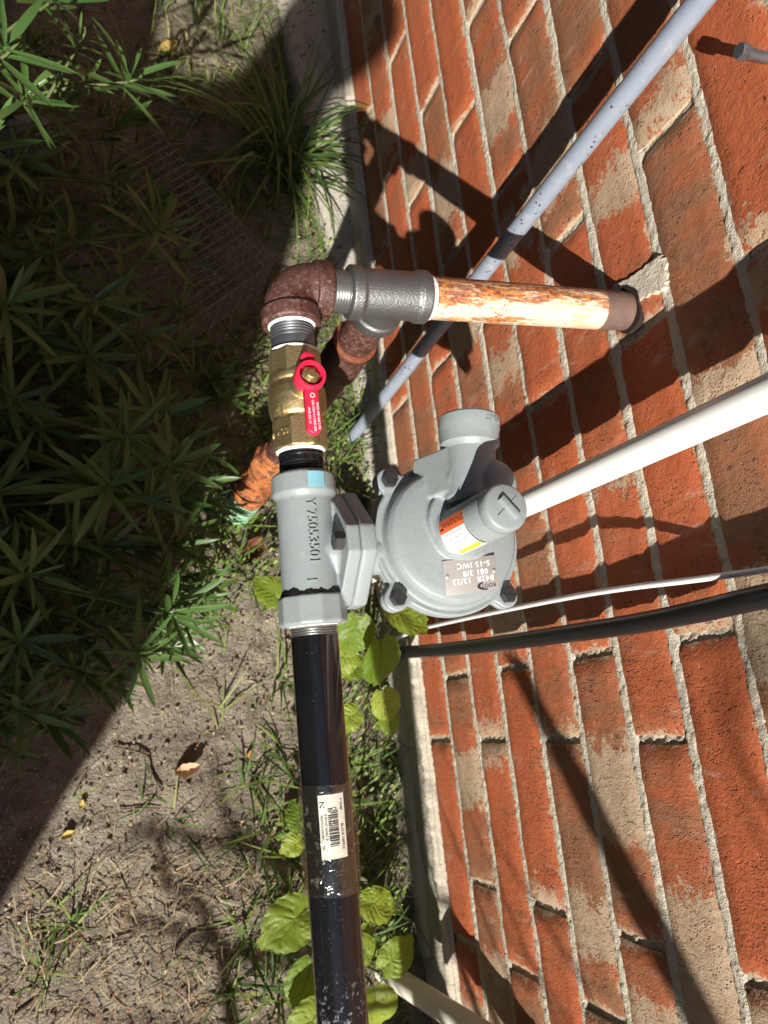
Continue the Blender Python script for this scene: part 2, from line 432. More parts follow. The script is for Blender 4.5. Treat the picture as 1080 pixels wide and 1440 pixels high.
M = {}
M['brick'] = mat_brick(); M['brick_far'] = mat_brick(True); M['mortar'] = mat_mortar(); M['concrete'] = mat_concrete(); M['soil'] = mat_soil()
M['grey'] = mat_greypaint(); M['black'] = mat_blackpipe(); M['iron'] = mat_iron(); M['galv'] = mat_galv()
M['brown'] = mat_brownrust(); M['orange'] = mat_orangerust(); M['rustpaint'] = mat_rustpaint(); M['brass'] = mat_brass()
M['redvinyl'] = simple('red_vinyl', (.60, .020, .060), .42, 0, .5, (300, .15, .001), .12)
M['pvc'] = simple('white_pvc', (.78, .78, .75), .32, 0, .5, None, .03, 40)
M['cream'] = simple('yellowed_pvc', (.70, .67, .57), .45, 0, .4, None, .08, 60)
def mat_conduit():
    t = NT('conduit_paint'); v = t.coord(); n = t.noise(v, 40, 4)
    col = t.mix(n, (.22, .255, .315), (.28, .32, .385)); sp = t.math('MULTIPLY', t.step(t.voro(v, 150), .22, .15), t.step(t.noise(v, 22, 2), .44, .54))
    col = t.mix(sp, col, (.04, .04, .045)); col = t.mix(t.math('MULTIPLY', t.step(t.noise(v, 90, 4), .55, .7), .25), col, (.5, .5, .5))
    t.inp('Base Color', col); t.inp('Metallic', .15); t.inp('Roughness', .5); t.bump(t.noise(v, 500, 3), .1, .0008); return t.m
M['conduit'] = mat_conduit(); M['shadeblack'] = simple('shade_black', (.012, .012, .012), .5, 0, .4, (300, .5, .001), .2)  # near-black colour of the painted collar shadow
M['cable'] = simple('black_cable', (.008, .008, .009), .36, 0, .5, (200, .25, .001), .3)
M['wire'] = simple('white_wire', (.62, .62, .62), .4, 0, .5)
M['steel'] = simple('dark_bolt_steel', (.075, .078, .085), .36, .75, .5, (400, .2, .0006), .35, 200)
M['zinc'] = simple('zinc_screw', (.42, .42, .40), .34, .9, .5, (300, .2, .0006), .2)
M['plate'] = simple('brushed_aluminium', (.35, .335, .325), .45, .3, .5, (500, .1, .0004), .10, 40)
M['white'] = simple('white_paper', (.80, .80, .79), .55)
M['print'] = simple('black_print', (.012, .012, .013), .6)
M['greyprint'] = simple('grey_print', (.28, .29, .3), .6)
M['stamp'] = simple('stamped_white', (.83, .82, .80), .5)
M['warn'] = simple('orange_print', (.82, .13, .018), .45)
M['yellow'] = simple('yellow_print', (.84, .50, .02), .45)
M['blue'] = simple('blue_sticker', (.19, .42, .50), .35, 0, .5, None, .12, 220)
M['dope'] = simple('thread_sealant', (.80, .79, .76), .6, 0, .4, (400, .5, .0012), .08)
M['seal'] = simple('pale_green_sleeve', (.30, .52, .34), .5, 0, .4, (200, .3, .001), .2)
M['wiremesh'] = simple('dull_wire', (.20, .195, .18), .5, .4, .5)
M['panel'] = simple('grey_sheet_metal', (.17, .18, .19), .45, .4, .5, (40, .2, .002), .12, 20)
M['bark'] = simple('bark', (.12, .085, .06), .9, 0, .2, (35, .9, .012), .4, 25)
M['stem'] = simple('green_stem', (.075, .095, .025), .6, 0, .3, None, .25, 60)
M['leafobj'] = mat_leaf('shrub_leaf', (.030, .080, .020), (.105, .185, .050), .16, .34)
M['leafmass'] = mat_leaf('shrub_leaf_mass', (.024, .068, .016), (.085, .150, .036), .14, .38)
M['lime'] = mat_leaf('lime_leaf', (.070, .165, .014), (.34, .40, .050), .45, .48, 1)
M['grass'] = mat_straw('grass_blades', [(.03, .06, .014), (.065, .12, .022), (.11, .17, .03), (.24, .22, .09)], .55)
M['clump'] = mat_straw('clump_blades', [(.035, .075, .02), (.075, .13, .03), (.14, .19, .045)], .45)
M['straw'] = mat_straw('dry_straw', [(.10, .065, .035), (.28, .20, .11), (.46, .37, .23), (.34, .27, .17), (.22, .09, .045)])
M['weed'] = mat_straw('small_weeds', [(.05, .09, .018), (.11, .17, .03), (.18, .23, .05)], .55)
M['dryleaf'] = mat_straw('dry_leaf', [(.42, .29, .18), (.36, .17, .07), (.36, .29, .08), (.15, .06, .038)], .7)
def mat_tape():
    t = NT('clear_tape'); v = t.coord()
    n = t.noise(v, 130, 5, .65, 1.5)
    g = t.n.new('ShaderNodeBsdfGlossy'); g.inputs['Roughness'].default_value = .12; g.inputs['Color'].default_value = (.75, .76, .68, 1)
    d = t.n.new('ShaderNodeBsdfDiffuse'); d.inputs['Color'].default_value = (.42, .40, .29, 1)
    tr = t.n.new('ShaderNodeBsdfTransparent'); tr.inputs['Color'].default_value = (.96, .95, .88, 1)
    bp = t.n.new('ShaderNodeBump'); bp.inputs['Strength'].default_value = .7; bp.inputs['Distance'].default_value = .0015; t.t.links.new(n, bp.inputs['Height'])
    t.t.links.new(bp.outputs[0], g.inputs['Normal'])
    m1 = t.n.new('ShaderNodeMixShader'); m1.inputs[0].default_value = .20; t.t.links.new(tr.outputs[0], m1.inputs[1]); t.t.links.new(g.outputs[0], m1.inputs[2])
    m2 = t.n.new('ShaderNodeMixShader'); t.t.links.new(t.math('ADD', .015, t.math('MULTIPLY', t.step(n, .56, .74), .26)), m2.inputs[0]); t.t.links.new(m1.outputs[0], m2.inputs[1]); t.t.links.new(d.outputs[0], m2.inputs[2])
    t.t.links.new(m2.outputs[0], t.n['Material Output'].inputs['Surface']); return t.m
M['tape'] = mat_tape()

def tint(me, vals):
    a = me.attributes.new('tint', 'FLOAT', 'POINT'); a.data.foreach_set('value', np.asarray(vals, dtype=np.float32))

# ------------------------------------------------------------------ ground: one sheet, fine where it is seen
def graded(lo, hi, step, far):
    core = list(np.arange(lo, hi + 1e-9, step)); a = []; b = []; s = step; x = lo
    while x > -far: s *= 1.5; x -= s; a.append(x)
    s = step; x = core[-1]
    while x < far: s *= 1.5; x += s; b.append(x)
    return np.array(a[::-1] + core + b)
gx = graded(-0.75, 0.02, .005, 90); gy = graded(-0.65, 1.75, .005, 90)
GX, GY = np.meshgrid(gx, gy, indexing='ij')
def gheight(x, y):
    x = np.asarray(x, float); y = np.asarray(y, float)
    h = .020 * fbm(x * 4 + 3, y * 4 + 9, 3) + .016 * fbm(x * 26, y * 26 + 40, 3) + .007 * fbm(x * 110 + 7, y * 110, 2)
    near = np.exp(-np.maximum(0, np.abs(x) - 2) / 2)
    return h * near - .004
GZ = gheight(GX, GY)
nx, ny = len(gx), len(gy)
gv = np.stack([GX.ravel(), GY.ravel(), GZ.ravel()], 1)
idx = np.arange(nx * ny).reshape(nx, ny)
gf = np.stack([idx[:-1, :-1].ravel(), idx[1:, :-1].ravel(), idx[1:, 1:].ravel(), idx[:-1, 1:].ravel()], 1)
gm = bpy.data.meshes.new('ground'); gm.from_pydata(gv.tolist(), [], gf.tolist()); gm.shade_smooth()
def greenness(x, y):
    g = np.clip((x + .17) / .10, 0, 1) * np.clip((y + .6) / .3, 0, 1)             # weeds along the wall
    g = np.maximum(g, np.clip((y - .15) / .25, 0, 1) * np.clip((x + .42) / .1, 0, 1) * .9)
    g = np.maximum(g, .8 * np.exp(-(((x + .10) / .09) ** 2 + ((y + .25) / .35) ** 2)))
    g = np.maximum(g, .55 * np.clip((np.asarray(y) - .55) / .3, 0, 1))
    n = fbm(np.asarray(x) * 9 + 2, np.asarray(y) * 9, 3)
    return np.clip(g * (0.75 + 1.6 * n), 0, 1)
ga = gm.attributes.new('green', 'FLOAT', 'POINT'); ga.data.foreach_set('value', greenness(GX, GY).ravel().astype(np.float32))
tag(link('ground', gm, M['soil']), kind='structure')

# ------------------------------------------------------------------ foundation and brick wall (face at x = 0, bricks from z = Z0)
Z0 = .09; CH = .0755; GAP = .0082
def rough_face(y0, y1, z0, z1, x0, dy, nz, amp, sc, depth, edge=0.0):
    ny_ = max(2, int((y1 - y0) / dy)); Y, Z = np.meshgrid(np.linspace(y0, y1, ny_ + 1), np.linspace(z0, z1, nz + 1), indexing='ij')
    X = x0 + amp * fbm(Y * sc + x0 * 99 + z0 * 31, Z * sc + z0 * 57, 3)
    if edge:
        k = np.abs(np.linspace(-1, 1, nz + 1)); X = X + edge * (k ** 3)[None, :]
    mb = MB(); n = nz + 1
    vs = np.stack([X.ravel(), Y.ravel(), Z.ravel()], 1)
    fs = [(i * n + j, i * n + j + 1, (i + 1) * n + j + 1, (i + 1) * n + j) for i in range(ny_) for j in range(nz)]
    mb.add(vs, fs); return mb
fd = rough_face(-3, 4, -.12, Z0 + .004, -.0045, .006, 26, .0085, 55, .1)
n0 = len(fd.v); fd.add([(-.004, -3, Z0 + .004), (-.004, 4, Z0 + .004), (.12, 4, Z0 + .004), (.12, -3, Z0 + .004)], [(0, 1, 2, 3)])
tag(fd.obj('concrete_foundation', M['concrete'], None, 60), 'rough grey concrete strip at the foot of the brick wall', 'foundation', kind='structure')

ft = MB(); fe = [(-.35, -.010), (-.1, -.012), (.2, -.014), (.45, -.018), (.6, -.022), (.72, -.030), (.79, -.040), (.86, -.052), (.96, -.063), (1.08, -.073), (1.24, -.086), (1.6, -.095), (2.5, -.10)]
vs = []; ys_ = np.arange(-.35, 2.5, .012); ee = np.interp(ys_, [a for a, b in fe], [b for a, b in fe])
for y_, e_ in zip(ys_, ee):
    e_ = e_ + .006 * float(fbm(np.array(y_ * 40.), np.array(3.), 3))
    for k, (fx, zz) in enumerate(((0, .030), (.35, .028), (.75, .026), (.95, .021), (1.0, .006), (1.02, -.06))):
        vs.append((e_ * fx - .003, y_, zz + .004 * float(fbm(np.array(y_ * 50.), np.array(fx * 5 + 1.), 3))))
ft.add(vs, [(i * 6 + j, i * 6 + j + 1, (i + 1) * 6 + j + 1, (i + 1) * 6 + j) for i in range(len(ys_) - 1) for j in range(5)])
tag(ft.obj('concrete_footing', M['concrete'], None, 70), kind='structure')
wall = thing('brick_wall', 'red and brown brick wall with pale mortar joints filling the right side', 'wall')
bk = MB(); bk.prism([(-3, Z0), (4, Z0), (4, 2.7), (-3, 2.7)], (.012, 0, 0), (0, 1, 0), (0, 0, 1), (1, 0, 0), .1)
bk.obj('mortar_backing', M['mortar'], wall, 0)
NC = 14
dm_ = MB(); vs = []; ys_ = np.arange(-1.4, 2.3, .004)
for y_ in ys_:
    w1 = .012 + .016 * float(fbm(np.array(y_ * 60.), np.array(8.), 3)); p1 = .003 + .006 * float(fbm(np.array(y_ * 130.), np.array(2.), 3))
    vs += [(.002, y_, Z0 + .006), (-.0062 - p1, y_, Z0 + .001), (-.0075 - p1, y_, Z0 - w1 * .6), (-.002, y_, Z0 - w1 - .006)]
dm_.add(vs, [(i * 4 + j, i * 4 + j + 1, (i + 1) * 4 + j + 1, (i + 1) * 4 + j) for i in range(len(ys_) - 1) for j in range(3)]); dm_.obj('mortar_squeeze', M['mortar'], wall, 70)
def joints(c):
    if c % 2:
        J = [-.229, .026, .296, .566, .817, 1.07]
    else:
        J = [-.31, -.055, .195, .443, .715, .975]
    J = [j + random.uniform(-.006, .006) if c > 8 else j for j in J]
    while J[0] > -1.35: J.insert(0, J[0] - .2555)
    while J[-1] < 2.25: J.append(J[-1] + .2545)
    return J
BL, BH = .246, CH - GAP + .0015
variants = []
for q in range(8):
    nyb, nzb = 22, 6
    ys = np.linspace(-.5, .5, nyb + 1); zs = np.linspace(-.5, .5, nzb + 1)
    ys = np.sign(ys) * (np.abs(ys) * 2) ** .8 / 2; zs = np.sign(zs) * (np.abs(zs) * 2) ** .75 / 2
    Y, Z = np.meshgrid(ys * BL, zs * BH, indexing='ij')
    X = .0022 * fbm(Y * 35 + q * 9.7, Z * 35 + q * 3.1, 3) + .0010 * fbm(Y * 160 + q, Z * 160, 2)
    eY = np.clip((np.abs(Y) - (BL / 2 - .004)) / .004, 0, 1); eZ = np.clip((np.abs(Z) - (BH / 2 - .0035)) / .0035, 0, 1)
    X = X + .0030 * np.maximum(eY, eZ) ** 1.5
    jag = .0042
    Y = Y + np.where(eY > .9, jag * fbm(Z * 120 + q, Y * 3 + q, 3), 0); Z = Z + np.where(eZ > .9, jag * fbm(Y * 70 + q * 5, Z * 3 + q, 3), 0)
    vs = np.stack([X.ravel(), Y.ravel(), Z.ravel()], 1).tolist(); n = nzb + 1
    fs = [(i * n + j, i * n + j + 1, (i + 1) * n + j + 1, (i + 1) * n + j) for i in range(nyb) for j in range(nzb)]
    rim = [i * n for i in range(nyb)] + [nyb * n + j for j in range(nzb)] + [i * n + nzb for i in range(nyb, 0, -1)] + [j for j in range(nzb, 0, -1)]
    k0 = len(vs); vs += [[.045, vs[r][1], vs[r][2]] for r in rim]; L = len(rim)
    fs += [(rim[i], rim[(i + 1) % L], k0 + (i + 1) % L, k0 + i) for i in range(L)]
    mb = MB(); mb.add(vs, fs); me = mb.mesh('brick', 50); me.materials.append(M['brick']); variants.append(me)
# brown share, smear place (0 = lower end in the photo), smear half width
BR = {(0, 1): (.05, 0, -1), (0, 2): (.1, 0, -1), (1, 0): (0.56, .5, 0.216), (1, 1): (0.60, .5, 0.144), (1, 2): (0.56, .9, 0.072), (1, 3): (.6, 0, -1), (1, 5): (0.24, .2, 0.144),
      (2, 0): (0.64, .4, 0.216), (2, 1): (0.08, .97, 0.072), (2, 2): (0.08, 0, 0.072), (2, 3): (.2, 0, -1), (2, 4): (.0, 0, -1), (2, 5): (0.16, .1, 0.144),
      (3, 0): (.3, 0, -1), (3, 1): (0.08, .0, 0.072), (3, 2): (0.24, .2, 0.144), (3, 3): (0.56, .6, 0.144), (3, 4): (0.60, .35, 0.180), (3, 5): (.05, 0, -1),
      (4, 0): (0.24, .9, 0.072), (4, 1): (0.68, .3, 0.115), (4, 2): (0.64, 0, 0.043), (4, 3): (0.32, .7, 0.094), (4, 4): (.0, 0, -1), (4, 5): (.05, 0, -1),
      (5, 0): (0.48, .75, 0.086), (5, 1): (0.56, .50, 0.187), (5, 2): (.1, 0, -1), (5, 3): (0.20, .75, 0.115), (5, 4): (0.44, .40, 0.158), (5, 5): (0.40, 0, 0.072),
      (6, 0): (.3, 0, -1), (6, 1): (0.56, .28, 0.259), (6, 2): (0.20, .95, 0.043), (6, 3): (.2, 0, -1), (6, 4): (0.64, .30, 0.158), (6, 5): (.5, 0, -1),
      (7, 0): (0.56, .9, 0.072), (7, 1): (-.15, 0, -1), (7, 2): (-0.08, .02, 0.058), (7, 3): (0.24, .52, 0.094), (7, 4): (.7, 0, -1),
      (8, 1): (0.32, .8, 0.072), (8, 2): (0.64, .33, 0.187), (8, 3): (0.68, .02, 0.094), (8, 4): (0.56, .05, 0.072), (9, 3): (-0.16, .02, 0.050), (9, 2): (0.08, .9, 0.072)}
ODD0 = [-.484, -.229, .026, .296, .566, .817, 1.07]; EV0 = [-.565, -.31, -.055, .195, .443, .715, .975]
bed = 0
for c in range(NC):
    J = joints(c); z = Z0 + (c + .5) * CH
    for i in range(len(J) - 1):
        o = link('brick', random.choice(variants), None, wall)
        o.location = (random.uniform(-.0008, .0010), (J[i] + J[i + 1]) / 2, z + random.uniform(-.0006, .0006))
        o.scale = (1, (J[i + 1] - J[i] - GAP) / BL, 1)
        o.rotation_euler = (math.radians(random.uniform(-.25, .25)), 0, math.radians(random.uniform(-.25, .25)))
        ref = ODD0 if c % 2 else EV0
        k = next((q for q, r in enumerate(ref) if abs(r - J[i]) < .02), -1)
        b, s0, sw = BR.get((c, k), (random.choice([0, .1, .2, .6, .75, .85]), random.random(), random.choice([-1, -1, -1, .1, .2])))
        o['brown'] = float(b); o['smear_at'] = float(s0); o['smear_width'] = float(sw)
        hj = rough_face(J[i] - .0085, J[i] + .0085, z - CH / 2 + .004, z + CH / 2 - .004, .0056, .0014, 24, .0045, 300, 0)
        hj.obj('head_joint', M['mortar'], wall, 0).data.shade_smooth()
for i in range(0, NC + 1):
    z = Z0 + i * CH
    bj = rough_face(-1.4, 2.3, z - .0080, z + .0080, .0022 if i else -.001, .0025, 8, .0034, 330, 0, .0024)
    bj.obj('bed_joint', M['mortar'], wall, 0).data.shade_smooth()
up = MB()
for c in range(0, 34):
    z = Z0 + (c + .5) * CH; y = -3 + (c % 2) * .128
    while y < 3.9:
        if c >= NC or y + .25 < -1.4 or y > 2.3:
            if not (c < NC and y < 2.3 and y + .246 > 2.2 and False):
                up.box((.022, y + .123, z), (1, 0, 0), (0, 1, 0), (0, 0, 1), .044, BL, CH - GAP)
        y += .2555
tag(up.obj('bricks_beyond', M['brick_far'], wall, 0), kind='stuff')

# ------------------------------------------------------------------ things on the wall
cdt = thing('conduit', 'blue-grey speckled metal conduit running down the brick wall above the rusty pipe', 'conduit')
ca = P(985, 0, x=-.035); cb = P(545, 552, x=-.035); ctop = ca + (ca - cb) * 1.2; cdn = cb + (cb - ca) * .30
MB().cyl(cdn, ctop, .0095, 40).obj('pipe', M['conduit'], cdt)
for zz in (.95,):
    q = ca + (ca - cb) * .35
    MB().box((q.x * .5, q.y, q.z), (1, 0, 0), (0, 1, 0), (0, 0, 1), .033, .05, .02).obj('strap', M['zinc'], cdt)

pv = thing('pvc_pipe', 'white plastic pipe rising up the wall from behind the grey regulator', 'pipe')
pa = P(1060, 562, x=-.038); pb = P(765, 697, x=-.038)
MB().cyl(pb + (pb - pa) * 2.1, pa + (pa - pb) * 2.2, .0126, 40).obj('tube', M['pvc'], pv)

cable = thing('black_cable', 'thick black cable hanging down the brick wall below the regulator', 'cable')
pts = [P(1300, 800, x=-.020), P(1080, 838, x=-.019), P(990, 858, x=-.017), P(900, 876, x=-.016), P(800, 891, x=-.016), P(700, 905, x=-.016), P(620, 914, x=-.018), P(560, 918, x=-.024), P(525, 925, x=-.034)]
def spline(pts, n=6):
    pts = [Vector(p) for p in pts]; out = []
    for i in range(len(pts) - 1):
        p0 = pts[max(i - 1, 0)]; p1 = pts[i]; p2 = pts[i + 1]; p3 = pts[min(i + 2, len(pts) - 1)]
        for k in range(n):
            t = k / n
            out.append(.5 * ((2 * p1) + (p2 - p0) * t + (2 * p0 - 5 * p1 + 4 * p2 - p3) * t * t + (3 * p1 - p0 - 3 * p2 + p3) * t ** 3))
    return out + [pts[-1]]
MB().tube(spline(pts), .0088, 20).obj('sheath', M['cable'], cable)
wire = thing('white_wire', 'thin white wire looping beside the black cable on the brick wall', 'wire')
pts = [P(1190, 786, x=-.010), P(1080, 801, x=-.008), P(1060, 804, x=-.010), P(970, 816, x=-.022), P(880, 827, x=-.030), P(800, 840, x=-.030), P(700, 860, x=-.028), P(640, 873, x=-.028), P(590, 885, x=-.03), P(558, 898, x=-.04), P(535, 915, x=-.06)]
MB().tube(spline(pts), .0026, 12).obj('sheath', M['wire'], wire)

bolt = thing('wall_bolt', 'small bright hex bolt stuck in the red brick at the right edge', 'bolt')
q = P(1078, 82, x=0); MB().cyl((.01, q.y, q.z), (-.024, q.y, q.z), .0040, 20).obj('shank', M['galv'], bolt)
MB().lathe((-.020, q.y, q.z), (-1, 0, 0), [(0, .0062), (.0055, .0062), (.0063, .0054)], 6).obj('hex_head', M['galv'], bolt, 20)

crm = thing('drain_pipe', 'yellowed plastic pipe leaning on the concrete at the bottom edge', 'pipe')
ka = P(560, 1378, z=.03); kb = P(665, 1446, z=.19)
MB().cyl(ka + (ka - kb) * .35, kb + (kb - ka) * 1.2, .0150, 36).obj('tube', M['cream'], crm)

# ------------------------------------------------------------------ the gas line
A0 = Vector((-.3085, .2794, .630)); B0 = Vector((-.3063, -.1942, .602))
AX = (B0 - A0).normalized()                                    # points towards -Y (down the photo)
def ML(y): return A0 + (B0 - A0) * ((A0.y - y) / (A0.y - B0.y))
E0 = Vector((-.3087, .3174, .6322)); W0 = Vector((0, .319, .6461)); WX = (W0 - E0).normalized()
def WL(x): return E0 + (W0 - E0) * ((x - E0.x) / (W0.x - E0.x))
SIDE = AX.cross(Vector((0, 0, 1))).normalized()                # towards -X
if SIDE.x > 0: SIDE = -SIDE
UP = (Vector((0, 0, 1)) - AX * AX.z).normalized(); RIGHT = -SIDE     # RIGHT is towards the wall

def thread_prof(L, r, pitch=.0022, d=.0009):
    pr = []; n = int(L / pitch)
    for i in range(n):
        pr += [(i * pitch, r - d), (i * pitch + pitch * .45, r), (i * pitch + pitch * .6, r)]
    return pr + [(L, r - d)]

# rusty wall pipe
wp = thing('rusty_wall_pipe', 'rusty pipe with flaking cream paint going straight into the brick wall', 'pipe')
MB().cyl(WL(-.190), WL(-.030), .0174, 48, 0).obj('painted_run', M['rustpaint'], wp)
MB().lathe(WL(-.0302), WX, [(0, .0172), (.028, .0172), (.06, .0172)], 48).obj('bare_end', simple('bare_pipe', (.17, .105, .085), .5, .2, .5, (300, .5, .001), .35, 90), wp)
hm = MB(); hv = []
for k in range(40):
    a = 2 * math.pi * k / 40; r = .0200 + .0014 * math.sin(k * .47) + .0009 * math.sin(k * .9 + 1) + .0004 * math.sin(k * 2.2); hv.append((-.0022, W0.y - .0005 + math.cos(a) * r * 1.05, W0.z + .0015 + math.sin(a) * r))
hm.add(hv + [(.004, q[1], q[2]) for q in hv], [tuple(range(40)), *[(k, (k + 1) % 40, 40 + (k + 1) % 40, 40 + k) for k in range(40)]])
hm.obj('pipe_hole', simple('hole_dark', (.030, .022, .018), .9, 0, .1), wall, 0)  # flat dark disc, its colour stands in for shade inside the hole
MB().lathe(WL(-.1935), WX, [(0, .0165), (.0005, .0183), (.0020, .0181), (.0030, .0174)], 48).obj('sealant_ring', M['dope'], wp)
# hole patch round the pipe
pp = [P(a, b, x=0) for a, b in ((858, 410), (868, 398), (884, 393), (905, 378), (925, 360), (937, 366), (938, 392), (934, 406), (915, 414), (896, 424), (880, 420))]
pc = sum(pp, Vector()) / len(pp); pt = MB(); vs = []; n_ = 44
for r in (1.12, 1.0, .85, .65, .4, .15):
    for k in range(n_):
        t = k / n_ * len(pp); i = int(t); q = pp[i % len(pp)].lerp(pp[(i + 1) % len(pp)], t - i); q = pc.lerp(q, r * (1 + .06 * math.sin(k * 3.1)))
        vs.append((.004 if r > 1.05 else -.0012 + .0022 * float(fbm(np.array(q.y * 220), np.array(q.z * 220), 3)), q.y, q.z))
pt.add(vs, [(j * n_ + k, j * n_ + (k + 1) % n_, (j + 1) * n_ + (k + 1) % n_, (j + 1) * n_ + k) for j in range(5) for k in range(n_)] + [tuple(5 * n_ + k for k in range(n_))])
pt.obj('mortar_patch', M['mortar'], wall, 60)

# tee (run along the wall pipe, branch straight down)
tee = thing('pipe_tee', 'dark grey iron pipe tee between the brown elbow and the rusty pipe', 'pipe fitting')
tc = WL(-.2285); DN = (Vector((0, 0, -1)) + WX * WX.z).normalized()
tb = MB()
tb.lathe(WL(-.2625), WX, [(0, .0188), (.0015, .0214), (.0095, .0214), (.012, .0196), (.056, .0196), (.0585, .0214), (.0665, .0214), (.068, .0188)], 48)
tb.lathe(tc, DN, [(0, .0190), (.022, .0190), (.0245, .0210), (.034, .0210), (.0355, .0185)], 48)
casting(tb, 'tee_body', M['iron'], tee, .0008, 2)
def cylmap(o, ax, up, r, ang0=0.0):
    o = Vector(o); ax = Vector(ax).normalized(); up = (Vector(up) - ax * Vector(up).dot(ax)).normalized(); sd = ax.cross(up)
    def fn(x, y, z):          # x along the axis, y round it
        a = ang0 + y / r
        return o + ax * x + (up * math.cos(a) + sd * math.sin(a)) * (r + z)
    return fn
tl = MB(); f_ = cylmap(WL(-.222), -WX, (0, -.75, .5), .0196, 0.05)
text_on(tl, 'V', .012, lambda x, y, z: f_(y, x, z), .0005); text_on(tl, '+', .009, lambda x, y, z: f_(y - .008, x, z), .0005)
f2_ = cylmap(WL(-.207), -WX, (0, -.85, .45), .0198, 0.0); text_on(tl, 'G', .011, lambda x, y, z: f2_(y, x, z), .0005)
tl.obj('raised_mark', M['iron'], tee, 0)

gn = thing('threaded_nipple', 'short bright threaded nipple joining brown elbow to grey tee', 'nipple')
MB().lathe(WL(-.278), WX, thread_prof(.018, .0170), 40).obj('thread', M['zinc'], gn)

# elbow
el = thing('pipe_elbow', 'brown rusty iron elbow at the top left corner of the pipework', 'pipe fitting')
eb = MB(); R_ = .017; cc = E0 + WX * R_ + AX * R_
arc = [cc - WX * R_ * math.cos(a) - AX * R_ * math.sin(a) for a in [math.pi / 2 * i / 10 for i in range(11)]]
arc = [a for a in arc]
path = [E0 + AX * .030] + [E0 + AX * R_ * (1 - math.sin(t)) + WX * R_ * (1 - math.cos(t)) for t in [math.pi / 2 * i / 10 for i in range(11)]] + [E0 + WX * .030]
eb.tube(path, .0200, 40)
eb.lathe(E0 + AX * .0185, AX, [(0, .0195), (.0008, .0226), (.0118, .0230), (.0135, .0212)], 48)
eb.lathe(E0 + WX * .0185, WX, [(0, .0195), (.0008, .0226), (.0118, .0230), (.0135, .0212)], 48)
casting(eb, 'elbow_body', M['brown'], el, .0008, 2)
MB().lathe(E0 + AX * .0315, AX, [(0, .0160), (0, .0184), (.0012, .0180), (.0020, .0170)], 44).obj('sealant_ring', M['dope'], el)
g2 = thing('threaded_nipple', 'dark dusty threaded nipple between brown elbow and brass valve', 'nipple')
MB().lathe(E0 + AX * .032, AX, thread_prof(.012, .0168) + [(.0125, .0165), (.0185, .0165)] + [(.0185 + a, b) for a, b in thread_prof(.008, .0167)], 44).obj('thread', M['galv'], g2)

# brass ball valve with red lever
bv = thing('ball_valve', 'brass ball valve with red lever handle in the pipe run', 'valve')
yv0, yv1 = .2632, .1865; L = (ML(yv1) - ML(yv0)).length; o = ML(yv0)
b = MB()
b.lathe(o, AX, [(0, .0188), (.001, .0205), (.019, .0205), (.0205, .0196)], 8, True, UP.lerp(RIGHT, .2))
b.lathe(o, AX, [(.017, .0190), (.020, .0206), (.0235, .0206), (.0255, .0196), (.030, .0212), (.036, .0218), (.044, .0216), (.050, .0205), (.052, .0192), (.0545, .0190)], 48)
b.lathe(o, AX, [(L - .0235, .0188), (L - .0225, .0207), (L - .001, .0207), (L, .0188)], 8, True, UP.lerp(RIGHT, .2))
b.cyl(o + AX * .034, o + AX * .034 + Vector((0, 0, .030)), .0098, 32)
casting(b, 'valve_body', M['brass'], bv, .00075, 2)
MB().lathe(o + AX * -.0012, AX, [(0, .0165), (0, .0186), (.0018, .0186), (.003, .0168)], 40).obj('sealant_ring', M['dope'], bv)
MB().lathe(o + AX * (L - .001), AX, [(0, .0165), (0, .0186), (.0016, .0180), (.0026, .0165)], 40).obj('sealant_ring', M['dope'], bv)
bl = MB(); f_ = cylmap(o + AX * .047, AX, UP * .6 + SIDE * .8, .0212); text_on(bl, '1"', .011, lambda x, y, z: f_(-y + .004, x, z), .0006)
f_ = cylmap(o + AX * (L - .012), AX, UP * .35 + SIDE * .9, .0196); text_on(bl, '600 CWP', .0065, lambda x, y, z: f_(-y, x, z), .0006)
bl.obj('raised_mark', M['brass'], bv, 0)
hc = o + AX * .034 + Vector((0, 0, .0295)); HZ = Vector((0, 0, 1)); HX = AX - HZ * AX.z; HX.normalize(); HY = HZ.cross(HX)
h = MB()
h.lathe(hc, HZ, [(0, .0078), (0, .0104), (.001, .0110), (.0105, .0110), (.0115, .0103), (.0115, .0086), (.0040, .0083), (.0040, .0040)], 40, False)
hand = h.obj('lever_hub', M['redvinyl'], bv)
def lever(w0, w1, L0, L1): return [(L0, -w0), (L1 - .003, -w1), (L1, -w1 + .003), (L1, w1 - .003), (L1 - .003, w1), (L0, w0)]
hl = MB(); hl.prism(lever(.0050, .0054, .0090, .0430), hc + HZ * .0015, HX, HY, HZ, .0062)
bevelled(hl, 'lever_arm', M['redvinyl'], bv, .0012)
hl = MB(); hl.prism(lever(.0050, .0055, .0100, .0190), hc + HZ * .002, -HX, -HY, HZ, .0058)
bevelled(hl, 'lever_tab', M['redvinyl'], bv, .0012)
MB().lathe(hc + HZ * .004, HZ, [(0, .0072), (.0045, .0072), (.0052, .0064)], 6).obj('hex_nut', M['brass'], bv, 20)
MB().lathe(hc + HZ * .009, HZ, [(0, .0036), (.0028, .0036), (.0034, .0028)], 20).obj('stem', M['brass'], bv)
lt = MB()
def flat(o, ex, ey, ez): 
    return lambda x, y, z: o + ex * x + ey * y + ez * z
fl = flat(hc + HZ * .0080 + HX * .030, HX, -HY * -1, HZ)
for k, s in enumerate(('WOG 600 GAS 5 PSI', 'CSA CGA 9.1-CR91-002', 'ANSI Z21.15')):
    text_on(lt, s, .0023, flat(hc + HZ * .0080 + HX * .030 + HY * (.0032 - .0032 * k), HX, HY, HZ), .0001)
text_on(lt, 'O', .005, flat(hc + HZ * .0080 + HX * .0148, HX, HY, HZ), .0001)
